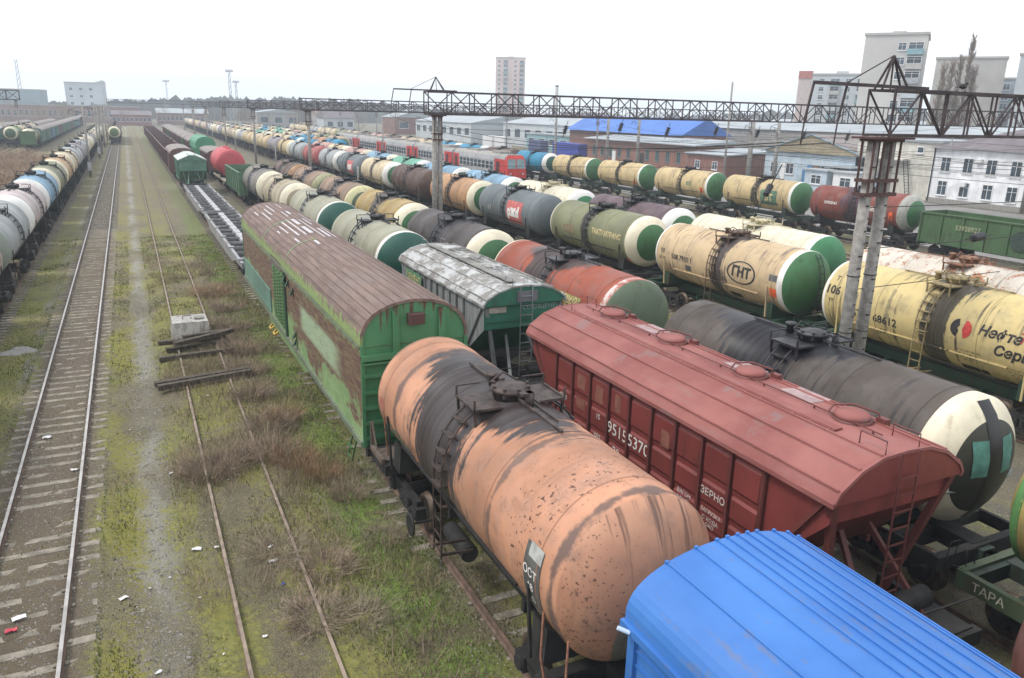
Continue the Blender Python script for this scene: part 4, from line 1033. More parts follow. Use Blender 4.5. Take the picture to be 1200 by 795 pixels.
GRYS = NT('hopper_grey_side', .7); st = GRYS.noise(1.3, 6, (1, 4, .5)); fi = GRYS.noise(8, 4)
GRYS.base(GRYS.mix(GRYS.ramp(st, .35, .7), (.30, .30, .31), (.17, .2, .19))); GRYS = GRYS.m
GRYR = NT('hopper_dusty_roof', .9); st = GRYR.noise(1.5, 6, (1, 1, 1)); fi = GRYR.noise(7, 5)
GRYR.base(GRYR.mix(GRYR.ramp(GRYR.math('ADD', st, GRYR.math('MULTIPLY', fi, .35)), .58, .74), (.45, .46, .46), (.22, .21, .195))); GRYR.bump(fi, .3, .02); GRYR = GRYR.m
CEMG = painted('cement_hopper_green', (.035, .16, .10), .25, (.09, .06, .04), .3, th=.66)
g_r, g_roof, g_body = hopper(11.75, 27.6, 9.2, 'silver grey cement hopper wagon with dusty roof and green end', 'hopper wagon', (GRYS, GRYR, CEMG, DARK, simple('hopper_rib_grey', (.2, .21, .21), .7, .3)), We=1.6, ze=3.95, za=4.55, ribs=8, slope=1.9, ncol=0, endz=3.05, Lf=11.2)
for yy in (3.0, .9, -1.2): 
    b = MB(); b.lathe([(-.03, .42), (.08, .42), (.11, .3), (.12, 0)], (.25, yy, 4.54), 'Z', 20); b.bar((.1, yy-1.3, 4.6), (.1, yy+.4, 4.62), .04); b.bar((-.3, yy-.6, 4.57), (.8, yy-.6, 4.57), .04); b.build('hatch', GRYR, g_roof)
b = MB(); b.box(-.5, -.2, -4.2, 4.2, 4.6, 4.63)
for k in range(10): b.box(-.5, -.2, -4+k*.85, -3.94+k*.85, 4.5, 4.6)
b.box(.75, .82, -4.3, 4.2, 4.52, 4.58); b.build('catwalk', simple('catwalk_grey', (.2, .195, .18), .9, .3), g_roof)
on_side(g_body, rect2(1.9, .62), -1.5-.1, 2.6, 3.45, simple('green_name_board', (.10, .26, .13), .7, .3, 5), 'name_board'); on_side(g_body, letters('ЦЕМЕНТ', .42, .01), -1.5-.11, 2.6, 3.45, INKY)
on_side(g_body, letters('51', .5, .012), -1.5-.02, -1.75, 3.0, simple('lettering_pale_teal', (.45, .6, .58), .7, .2, 8)); on_side(g_body, letters('9', .5, .012), -1.5-.02, -.55, 3.1, simple('lettering_pale_teal', (.45, .6, .58), .7, .2, 8))
on_end(g_body, letters('СОЮЗЦЕМЕНТ', .22, .006), .75, -4.62+.14, 3.72, simple('lettering_faded_white', (.3, .4, .36), .7, .2, 8)); b = MB(); b.box(-.35, .42, -4.66, -4.61, 3.98, 4.35); b.build('number_plate', simple('plate_grey', (.16, .16, .17), .7, .2), g_roof)
on_end(g_body, rect2(.65, .2), -1.0, -4.62+.145, 3.72, simple('pale_plate', (.42, .38, .32), .7, .2, 8), 'number_plate')
b = MB(); b.box(-1.45, 1.45, -4.75+.25, -4.4, 3.3, 3.5); b.build('end_beam', CEMG, g_body)
# ==TANKS==
# ================================================================== tank rows
NEARROW = 'the long row right of the concrete masts'
BLKT = tank_mat('black_tank_paint', (.085, .07, .06), .95, 1.2, .9, (.009, .009, .012), .5, .4, (.09, .05, .04), .3, top=.9, edge=.9)
BLKH = painted('black_tank_head', (.04, .042, .032), .3, (.03, .03, .03), .3)
r, br = make_tank(16.12, 14.5, BLKT, 'huge black tank wagon behind the red hopper, with green squares on its end', CREAMB, BLKH, None, 0, simple('oily_black', (.03, .03, .033), .45, .4, 5))
TEALP = simple('teal_square_paint', (.09, .25, .21), .7, .25, 4)
def dome_y(x, z, half=4.75, R=1.5):            # y of the near head surface at (x, z)
    pts = [(-half-.62, .0), (-half-.6, .35), (-half-.5, .75), (-half-.36, 1.08), (-half-.24, 1.27), (-half-.12, 1.4), (-half-.03, 1.48), (-half+.02, 1.5)]
    q = math.hypot(x, z-3.0)
    for (y0, r0_), (y1, r1_) in zip(pts, pts[1:]):
        if r0_ <= q <= r1_: return y0+(y1-y0)*(q-r0_)/(r1_-r0_)
    return -half
def on_head(parent, x0, x1, z0, z1, m, name):
    b = MB(); n = 10
    vs = [(x0+(x1-x0)*i/n, dome_y(x0+(x1-x0)*i/n, z0+(z1-z0)*j/n)-.022, z0+(z1-z0)*j/n) for j in range(n+1) for i in range(n+1)]
    b.add(vs, [(j*(n+1)+i, j*(n+1)+i+1, (j+1)*(n+1)+i+1, (j+1)*(n+1)+i) for j in range(n) for i in range(n)], 0, True); return b.build(name, m, parent)
on_head(br, -.65, -.22, 2.9, 3.7, TEALP, 'teal_square'); on_head(br, .22, .65, 2.9, 3.7, TEALP, 'teal_square'); on_head(br, -.2, .2, 1.7, 4.44, simple('spill_black', (.012, .012, .013), .4, .3), 'spill_stripe')
b = MB(); b.tube([(1.53*math.cos(a), -4.72-.5*abs(math.sin(a))**1.0, 2.55) for a in np.linspace(PI, 2*PI, 17)], .03, 6); b.build('hand_rail', simple('rail_grey', (.15, .17, .15), .6, .2), r)
for yy, aa, t, s in ((4.0, .25, 'ОРН', .26), (2.0, .3, 'НС', .3), (-1.6, .2, '5041', .26), (-2.6, .0, 'ТРАНЗИТ', .24)): on_tank(br, letters(t, s, .008), yy, aa, INKW)
TRN = tank_mat('red_oxide_tank_paint', (.32, .085, .05), .94, 1.2, .5, (.028, .025, .025), .25, .2, (.12, .05, .03), .2, top=.7, edge=1.1)
r, br = make_tank(16.12, 27.45, TRN, 'red oxide tank wagon with black middle and dull green end behind the red hopper', painted('band_chipped_white', (.6, .5, .46), .9, (.3, .08, .05), .2, th=.52), OLIVEH, None, 0, simple('oily_black', (.03, .03, .033), .45, .4, 5), rim=CREAMB, ring=False)
on_tank(br, rect2(2.6, .55), -1.9, .18, simple('yellow_green_smear', (.28, .27, .09), .7, .5, 6), 'name_board'); on_tank(br, rect2(3.6, .5), -1.5, -.2, simple('dark_green_board', (.04, .09, .07), .7, .3, 5), 'name_board')
on_tank(br, letters('ТРАНСОЙЛ', .56, .02), -1.4, -.2, simple('lettering_cream', (.6, .57, .45), .7, .2, 8), off=.02); on_tank(br, letters('ХИМЭКС', .5, .01), -1.9, .2, INKY, off=.02)
DGRY = tank_mat('dark_brown_grey_tank_paint', (.075, .062, .06), .85, .7, 0, (.016, .016, .019), .3, .1, (.1, .06, .05), .25, top=.8)
DGT = 'dark grey tank wagon with cream and green end left of the red oxide tank wagon'
r, br = make_tank(16.12, 40.1, DGRY, DGT, CREAMB, GREENH, None, 1); on_tank(br, rect2(4.2, .55), -1.6, -.0, simple('dark_green_board', (.04, .09, .07), .7, .3, 5), 'name_board'); on_tank(br, letters('ТРАНСОЙЛ', .45, .01), -1.6, 0, simple('lettering_faded_green', (.15, .25, .2), .7, .2, 8), off=.02)
YEL = tank_mat('yellow_tank_paint', (.40, .285, .11), .88, .9, .4, (.04, .035, .035), .6, .5, (.14, .09, .05), .3, top=.6, edge=1.3)
TAN = tank_mat('tan_tank_paint', (.27, .18, .12), .85, .8, .3, (.035, .033, .04), .55, .5, (.13, .08, .05), .3, top=.6, edge=1.3)
BRN = tank_mat('brown_tank_paint', (.12, .075, .055), .6, .7, 0, (.03, .025, .025), .5, .4, (.16, .1, .05), .3, edge=1.2)
make_tank(16.12, 52.2, YEL, 'dirty yellow tank wagon with green end, left of the dark grey tank wagon', CREAMB, GREENH, None, 1)
make_tank(16.12, 64.6, TAN, 'tan and black tank wagon with a pale ring and green end, beyond the yellow one', painted('band_pale_yellow', (.55, .52, .3), .3, (.2, .15, .08)), OLIVEH, None, 1)
make_tank(16.12, 76.8, TAN, 'tan and black tank wagon, second to last of the dirty row', painted('band_olive', (.3, .3, .17), .4), OLIVEH, None, 1)
make_tank(16.12, 89, BRN, 'brown and blue grey tank wagon at the far end of the dirty row', painted('band_ochre', (.35, .2, .1), .4), BRN, None, 1)
# nearest piece of the next wagon on the same track
YGT = tank_mat('yellow_striped_tank_paint', (.44, .35, .12), .7, .5, 0, (.05, .045, .04), .5, .3, (.12, .06, .03), .3)
make_tank(16.12, 2.95, YGT, 'yellow tank wagon with white and green rims cut off by the right edge', WHITEB, painted('rim_light_green', (.10, .25, .08), .3), DARKG, 0)
r_ = [o for o in bpy.data.objects if o.type == 'EMPTY'][-1]
bmm = [c for c in r_.children if c.name.startswith('barrel')][0]
b = MB(); b.lathe([(4.7, 1.503), (4.7, 1.508), (4.86, 1.47), (4.9, 1.42)], (0, 0, 3), 'Y', 48); b.build('green_rim', painted('rim_light_green', (.10, .25, .08), .3), bmm)
b = MB(); b.box(-1.5, 1.5, 5.45, 5.62, .9, 1.35); b.box(-1.56, -1.42, 2.6, 5.6, .95, 1.33); b.build('end_frame', painted('end_frame_green', (.07, .10, .055), .3), r_)
on_side(r_, letters('ТАРА', .26, .008), -1.575, 4.9, 1.13, simple('lettering_cream', (.6, .57, .45), .7, .2, 8))
BRR = tank_mat('rust_brown_tank_paint', (.17, .07, .055), .6, .5, 0, (.03, .02, .02), .3, .4)
make_tank(11.75, .15, BRR, 'rust brown tank wagon barely showing at the bottom right corner', BRR, BRR, None, 0)

# grey olive and other tanks on the hopper track
OLV = tank_mat('grey_olive_tank_paint', (.33, .32, .235), .5, .5, .3, (.09, .10, .11), .15, .06, (.2, .18, .14), .12, top=.5, edge=.7)
r, br = make_tank(11.75, 40.9, OLV, 'grey olive tank wagon with dark teal end and white ring behind the cement hopper', WHITEB, TEALH, None, 1, group=None, ring=False)
on_tank(br, letters('АЛЬЯНС', .34, .012), -1.6, .12, INKW); on_tank(br, disc2(.26), -.2, .15, INKW, 'emblem')
r, br = make_tank(11.75, 54.2, OLV, 'grey olive tank wagon, farther of the two with dark teal ends', WHITEB, TEALH, None, 1, ring=False)
CRB = tank_mat('cream_brown_tank_paint', (.42, .36, .25), .35, .6, 0, (.08, .06, .05), .5, .8, (.20, .12, .09), .3)
make_tank(11.75, 67.6, CRB, 'cream and brown blotched tank wagon left of the grey olive pair', CREAMB, CRB, None, 1)
DYL = tank_mat('grey_yellow_tank_paint', (.20, .18, .15), .7, .8, 0, (.07, .07, .085), .5, .5, (.28, .22, .08), .3)
make_tank(11.75, 80.0, DYL, 'dark grey tank wagon with a cream ring next to the small green gondola', CREAMB, DYL, None, 1)
gondola(11.75, 93.8, DGREEN if False else painted('gondola_pale_green', (.10, .19, .11), .4), 'pale green gondola wagon in front of the red cistern')
PINK = painted('red_cistern_paint', (.46, .065, .075), .2, (.2, .03, .03), .2)
r = empty('flat_wagon', (11.75, 110, 0), 'flat wagon with pale plank deck carrying the red cistern', 'flat wagon')
b = MB(); b.box(-1.5, 1.5, -7, 7, 1.14, 1.26); b.build('deck', simple('plank_deck', (.25, .22, .17), .9, .3, 3), r); link('frame', shared('gondola_frame', wagon_frame(12.8), DARK), r); add_bogies(r, (-4.5, 4.5), True)
r = empty('cistern', (11.75, 112.2, 1.27), 'bright red short cistern lying on the flat wagon', 'cistern')
b = MB(); b.lathe([(-4.35, 0), (-4.32, 1.2), (-4.2, 1.65), (-4.0, 1.78), (4.0, 1.78), (4.2, 1.65), (4.32, 1.2), (4.35, 0)], (0, 0, 1.82), 'Y', 32); o = b.build('tank_shell', PINK, r)
b = MB(); b.box(-1.3, 1.3, -3.2, -2.6, 0, .6); b.build('saddle', DARK, r); b = MB(); b.box(-1.3, 1.3, 2.6, 3.2, 0, .6); b.build('saddle', DARK, r)
for yy in (-2, 1): b = MB(); b.lathe([(-.1, .3), (.2, .3), (.25, .1)], (0, yy, 3.58), 'Z', 14); b.build('manhole', PINK, r)
van(11.75, 129, BROWN, BROWNR, 'short brown van directly beyond the red cistern', ze=3.5, za=4.1)
TEALR = painted('green_round_van', (.07, .27, .15), .15, (.04, .1, .06), .2)
van(11.75, 150, TEALR, TEALR, 'bright green round topped van beyond the red cistern', ze=3.2, za=5.2, p=.55)
for k in range(8): van(11.75, 166+k*14.5, [BROWN, DGREEN, BROWN, BROWN][k % 4], BROWNR, f'{["brown", "dark green", "brown", "brown"][k % 4]} van, {ORD[k]} beyond the bright green round topped van', group='vans on the hopper track')

# --- palettes for the long rows
def P_(n, col, **k): return tank_mat(n, col, **k)
CRM = P_('cream_tank_paint', (.58, .48, .32), spill=.75, w=.35, streak=.45, rust=.15, edge=.7)
CRW = P_('cream_white_tank_paint', (.70, .65, .50), spill=.35, w=.25, streak=.22, rust=.1, fade=.08)
CYL = P_('cream_yellow_tank_paint', (.56, .43, .23), spill=.85, w=.4, yc=.0, streak=.55, rust=.12, fade=.1, edge=.8)
GRY = P_('grey_tank_paint', (.155, .18, .19), spill=.7, w=.35, streak=.2, rust=.1, fade=.15, edge=.6)
LGR = P_('light_grey_tank_paint', (.34, .36, .36), spill=.7, w=.4, streak=.3, rust=.1)
LIL = P_('lilac_grey_tank_paint', (.26, .235, .25), spill=.7, w=.5, streak=.3, rust=.2)
ORC = P_('orange_cream_tank_paint', (.44, .25, .13), spill=.9, w=.5, streak=.4, rust=.6, rcol=(.2, .17, .08))
BRW = P_('dark_brown_tank_paint', (.10, .06, .048), spill=.5, w=.3, streak=.3, rust=.4, rcol=(.22, .15, .04))
PUR = P_('purple_brown_tank_paint', (.135, .09, .10), spill=.8, w=.6, streak=.6, rust=.3, rcol=(.1, .13, .25))
CYA = P_('cyan_tank_paint', (.03, .24, .40), spill=.8, w=.25, streak=.2, rust=.1)
LBL = P_('pale_blue_tank_paint', (.20, .34, .46), spill=.4, w=.3, streak=.2, rust=.1)
MNT = P_('mint_green_tank_paint', (.16, .40, .29), spill=.4, w=.3, streak=.2, rust=.1)
REDT = P_('faded_red_tank_paint', (.36, .09, .085), spill=.6, w=.3, streak=.3, rust=.1)
PNK = P_('pink_orange_tank_paint', (.48, .30, .26), spill=.6, w=.35, streak=.3, rust=.3)
OLG = P_('olive_green_tank_paint', (.215, .22, .125), spill=.9, w=.5, yc=.2, sd=(.022, .02, .022), streak=.2, rust=.1, edge=.6)
RBR = P_('red_brown_tank_paint', (.22, .06, .045), spill=.85, w=.9, yc=.3, sd=(.025, .022, .03), streak=.3, rust=.3)
BGE = P_('beige_tank_paint', (.46, .36, .25), spill=.8, w=.4, streak=.35, rust=.4, edge=.9)
RWH = P_('rusty_white_tank_paint', (.66, .60, .52), spill=.3, w=.3, streak=.3, rust=1.0, rcol=(.30, .13, .06), top=.3)
NFT = P_('nefte_cream_paint', (.63, .50, .235), spill=.93, w=.62, yc=-.5, sd=(.03, .027, .025), streak=.6, rust=.1, fade=.08, edge=.75, hoops=((1.6, .06, .5),))
GNT = P_('sand_cream_paint', (.56, .42, .255), spill=.95, w=.48, yc=-.35, sd=(.03, .025, .026), streak=.5, rust=.2, rcol=(.25, .13, .06), fade=.08, edge=.55, hoops=((3.2, .05, .3),))
NAME = {CRM: 'cream', CRW: 'creamy white', CYL: 'yellowish cream', GRY: 'grey', LGR: 'light grey', LIL: 'lilac grey', ORC: 'orange and cream', BRW: 'dark brown', PUR: 'purple brown', CYA: 'cyan blue', LBL: 'pale blue',
        MNT: 'mint green', REDT: 'faded red', PNK: 'pinkish', OLG: 'olive green', RBR: 'red brown', BGE: 'beige', RWH: 'rusty white', YEL: 'dirty yellow', TAN: 'tan', BRN: 'brown'}
GF = painted('frame_dark_green', (.02, .055, .03), .3)

# --- T7
RW = 'long row right of the masts'
r, br = make_tank(27.3, 18.2, NFT, 'big yellow cream tank wagon right of the twin masts with dark lettering and round logo', WHITEB, GREENH, GF, 0, rim=WHITEB, ring=False, fit= simple('cream_fittings', (.28, .22, .11), .7, .4, 5), strap=NFT)
on_tank(br, letters('Нефте', .5, .03, .25), -2.8, .23, INKB); on_tank(br, letters('Транс', .47, .03, .25), -4.1, .27, INKR); on_tank(br, letters('Сервис', .5, .03, .25), -3.6, -.13, INKB)
on_tank(br, disc2(.34, -PI*.42, PI*.42), -1.5, .16, INKR, 'emblem'); on_tank(br, disc2(.34, PI*.58, PI*1.42, .08), -1.4, .16, INKB, 'emblem')
on_tank(br, letters('5769 68612', .44, .022), 2.15, -.18, INKB); on_tank(br, letters('20', .28, .01), 1.75, -.5, INKB); on_tank(br, letters('106', .5, .025), 4.3, .28, INKB); on_tank(br, letters('Т', .3, .01), 4.3, .62, INKB); on_tank(br, letters('тт', .26, .01), 4.3, -.0, INKB)
for k, (yy, aa) in enumerate(((-1.8, -.35), (-3.6, -.5))):
    for j in range(4): on_tank(br, letters('нефть и нефтепродукты'[:17-3*j], .1, .0), yy, aa-j*.09, INKB)
on_tank(br, rect2(1.0, .35), -1.9, -.95, INKB, 'black_patch')
r, br = make_tank(27.3, 30.1, GNT, 'sand cream tank wagon left of the twin masts with oval logo and green end', WHITEB, GREENH, GF, 0, rim=WHITEB, ring=False, fit= simple('brown_fittings', (.10, .065, .045), .7, .4, 5), strap=GNT)
on_tank(br, letters('ГНТ', .66, .05), -2.1, .05, INKB)
on_tank(br, disc2(.56, ri=.50, sx=1.75), -2.1, .05, INKB, 'emblem'); on_tank(br, letters('508 7950 1', .38, .022), 2.45, -.02, INKB); on_tank(br, rect2(.5, .3), 1.9, -.3, simple('grey_stencil', (.12, .12, .12), .8, .3), 'stencil_panel')
on_tank(br, letters('90', .36, .01), 4.1, .1, INKB); on_tank(br, letters('30 тт', .26, .01), 4.1, -.15, INKB); on_tank(br, letters('ГАЗНЕФТЕТОРГ', .15, .0), -2.4, -.5, INKB); on_tank(br, rect2(.8, .4), -1.4, -.9, INKB, 'black_patch')
OREDM = simple('orange_red_placard', (.75, .12, .03), .5, .2, 4)
on_tank(br, rect2(.42, .42), -4.25, -.3, OREDM, 'hazard_placard'); on_tank(br, rect2(.5, .3), -4.2, .15, simple('grey_stencil', (.12, .12, .12), .8, .3), 'stencil_panel')
b = MB()
for xx in (.1, .42): b.tube([(xx, dome_y(xx, z)-.1, z) for z in np.linspace(1.7, 4.35, 12)], .022, 5)
for z in np.linspace(1.9, 4.2, 8): b.bar((.1, dome_y(.1, z)-.1, z), (.42, dome_y(.42, z)-.1, z), .03)
b.build('end_ladder', BLACKM, r)
r, br = make_tank(27.3, 42.4, OLG, 'olive green tank wagon with cream and green end between sand cream and grey ones', CREAMB, GREENH, None, 0, rim=CREAMB)
on_tank(br, letters('ТАКТАНТРАНС', .44, .03), -2.35, .12, INKY); on_tank(br, rect2(1.4, .5), 2.2, -.05, simple('faded_panel', (.22, .17, .10), .8, .2, 6), 'stencil_panel'); on_tank(br, rect2(.35, .3), -4.35, -.85, OREDM, 'hazard_placard')
r, br = make_tank(27.3, 54.9, GRY, 'grey tank wagon with a red square and white logo, nearer of two', GRY, GRY, None, 0)
REDSQ = simple('faded_red_square', (.50, .13, .12), .7, .2, 3)
on_tank(br, rect2(2.6, 1.75), -1.9, -.05, REDSQ, 'logo_panel'); on_tank(br, letters('pжd', 1.05, .06, .1), -1.75, -.02, WHITE, off=.02); on_tank(br, letters('5 7', .5, .01), 2.6, -.1, INKW)
r, br = make_tank(27.3, 66.8, ORC, 'orange and cream tank wagon with black middle and a pale end ring', CREAMB, GREENH, None, 0)
make_tank(27.3, 79.4, BRW, 'dark brown tank wagon with yellow scratches beside the orange and cream one', BRW, BRW, None, 1)
make_tank(27.3, 92.0, CRM, 'cream tank wagon with white ring and green end before the second grey one', WHITEB, GREENH, None, 1)
r, br = make_tank(27.3, 104.2, GRY, 'grey tank wagon with a red square and white logo, farther of two', GRY, GRY, None, 1)
on_tank(br, rect2(2.6, 1.75), -1.9, -.05, REDSQ, 'logo_panel'); on_tank(br, letters('pжd', 1.05, .06, .1), -1.75, -.02, WHITE, off=.02)
seq7 = [(LGR, WHITEB, TEALH), (REDT, REDT, REDT), (LGR, LGR, LGR), (CYL, CREAMB, GREENH), (LIL, LIL, LIL), (CYL, CYL, CYL), (CRM, CRM, CRM), (CYL, CYL, CYL), (LGR, CRM, CRM), (CRM, CREAMB, CRM), (BGE, BGE, BGE), (CRM, CRM, CRM), (LIL, LIL, LIL), (CRM, WHITEB, CRM),
        (CRW, CRW, CRW), (LGR, LGR, LGR), (PNK, PNK, PNK), (CRM, CRM, CRM), (LIL, LIL, LIL), (CRM, CRM, CRM), (CYL, CYL, CYL), (PNK, PNK, PNK), (CRW, CRW, CRW), (CRM, CRM, CRM), (LGR, LGR, LGR), (CRM, CRM, CRM)]
for k, (a, c, h) in enumerate(seq7):
    make_tank(27.3, 116.3+k*12.2, a, f'{NAME[a]} tank wagon, {ORD[k]} beyond the farther red square one in its row', c, h, None, 2 if k > 3 else 1, group='distant tanks of the long row by the masts')
# --- T8
make_tank(31.9, 20.9, RWH, 'rust stained white tank wagon behind the big yellow cream one', RWH, RWH, None, 0, simple('rusty_fittings', (.2, .1, .06), .7, .4, 5))
r, br = make_tank(31.9, 33.3, CRW, 'clean creamy white tank wagon with bright green end behind the sand cream one', WHITEB, painted('head_bright_green', (.045, .20, .085), .1, th=.7), None, 0, simple('pale_fittings', (.5, .45, .3), .7, .3, 5), ring=False)
make_tank(31.9, 45.4, PUR, 'purple brown tank wagon with white ring and green end behind the olive one', WHITEB, GREENH, None, 0)
make_tank(31.9, 57.8, CRW, 'creamy white tank wagon with white ring and green end behind the grey one', WHITEB, painted('head_bright_green', (.045, .20, .085), .1, th=.7), None, 1, simple('pale_fittings', (.5, .45, .3), .7, .3, 5))
seq8 = [(LBL, WHITEB, GREENH), (LBL, WHITEB, GREENH), (MNT, WHITEB, GREENH), (LBL, CREAMB, LBL), (PNK, CREAMB, PNK), (CRM, CREAMB, GREENH), (PNK, PNK, PNK), (CYA, CYA, CYA), (CYA, WHITEB, CYA), (CRM, CRM, CRM), (CRM, CRM, CRM), (CRW, CRW, CRW), (MNT, MNT, MNT), (CRM, CRM, CRM),
        (CRW, CRW, CRW), (CRM, CRM, CRM), (CYL, CYL, CYL), (LGR, LGR, LGR), (CRW, CRW, CRW), (CRM, CRM, CRM), (PNK, PNK, PNK), (CRM, CRM, CRM)]
for k, (a, c, h) in enumerate(seq8):
    make_tank(31.9, 70.3+k*12.3, a, f'{NAME[a]} tank wagon, {ORD[k]} beyond the white one behind the grey tank', c, h, None, 2 if k > 2 else 1, group='distant tanks of the second row by the masts')
# --- further rows, seen from about 130 m on
for (tx, y0, n, seq, nm) in ((37.2, 158, 12, (CYA, ORC, CYA, LGR, CRM, MNT, CRM, CYA, CRM, PNK, CRM, LGR), 'row left of the commuter train'), (42.0, 176, 11, (BGE, OLG, BGE, CRM, PNK, CRW, MNT, CRM, CYA, CRM, CRM), 'row beside the commuter train end')):
    for k in range(n):
        a = seq[k % len(seq)]; make_tank(tx, y0+k*12.3, a, f'{NAME[a]} tank wagon, {ORD[k]} in the {nm}', a, GREENH if k == 0 and tx > 40 else a, None, 2, group='distant tanks between long row and train')
# --- T11
r, br = make_tank(57.5, 48.0, RBR, 'red brown tank wagon with grey and green end beside the green gondola', painted('band_grey', (.35, .35, .32), .3), GREENH, DARK, 0)
on_tank(br, letters('КАВКАЗ', .55, .03, .2), -1.9, .05, INKW); on_tank(br, letters('50905041', .36, .015), 2.4, .1, INKW); on_tank(br, rect2(.35, .7), -3.9, -.2, OREDM, 'hazard_placard')
r, br = make_tank(57.5, 60.0, CYL, 'yellowish cream tank wagon with a green square on its side', WHITEB, GREENH, DARKG, 0, ring=False)
on_tank(br, rect2(2.2, 1.5), -1.9, -.15, simple('faded_green_square', (.10, .19, .12), .7, .3, 4), 'logo_panel'); on_tank(br, letters('БТ', .9, .03), -1.9, -.15, INKY, off=.02)
r, br = make_tank(57.5, 72.2, CYL, 'yellowish cream tank wagon marked 876 with a wide green end', WHITEB, GREENH, DARKG, 0, ring=False)
on_tank(br, letters('876', .62, .02), -1.7, .05, simple('lettering_green', (.05, .15, .1), .7, .2)); on_tank(br, rect2(.5, .6), -3.9, -.3, OREDM, 'hazard_placard')
r, br = make_tank(57.5, 85.0, CYL, 'yellowish cream tank wagon with red placard in front of the brick depot', WHITEB, GREENH, DARKG, 0, ring=False); on_tank(br, rect2(.5, .5), -3.7, -.5, OREDM, 'hazard_placard')
r, br = make_tank(57.5, 97.6, CYL, 'yellowish cream tank wagon with black middle next to the cyan blue one', WHITEB, GREENH, DARKG, 0, ring=False)
r, br = make_tank(57.5, 110.2, CYA, 'cyan blue tank wagon with white ring behind the commuter train cab', WHITEB, TEALH, DARK, 1)
seq11 = [BRN, CYA, CYA, CRM, BGE, BRN, PNK, BRN, BGE, OLG, CRM, CRM, LGR, CYL, CRM, CRM]
for k, a in enumerate(seq11):
    make_tank(57.5, 122.6+k*12.3, a, f'{NAME[a]} tank wagon, {ORD[k]} beyond the cyan blue tank at the train cab', WHITEB if a is CYA else a, a, None, 2, group='distant tanks of the depot row')
gondola(57.5, 35.0, DGREEN, 'dark green gondola wagon at the right edge in front of the white building', None, None, 0)
gondola(57.5, 21.0, DGREEN, 'dark green gondola wagon cut off by the right edge', None, None, 0)
gg = [o for o in bpy.data.objects if o.get('label', '').startswith('dark green gondola wagon at the right')][0]
on_side(gg, letters('53928927', .5, .015), -1.62, 2.2, 2.6, simple('lettering_dull', (.3, .32, .2), .7, .2)); on_side(gg, disc2(.7, ri=0), -1.62, -1.8, 2.3, simple('dark_stencil', (.03, .05, .04), .8, .4, 6), 'emblem')

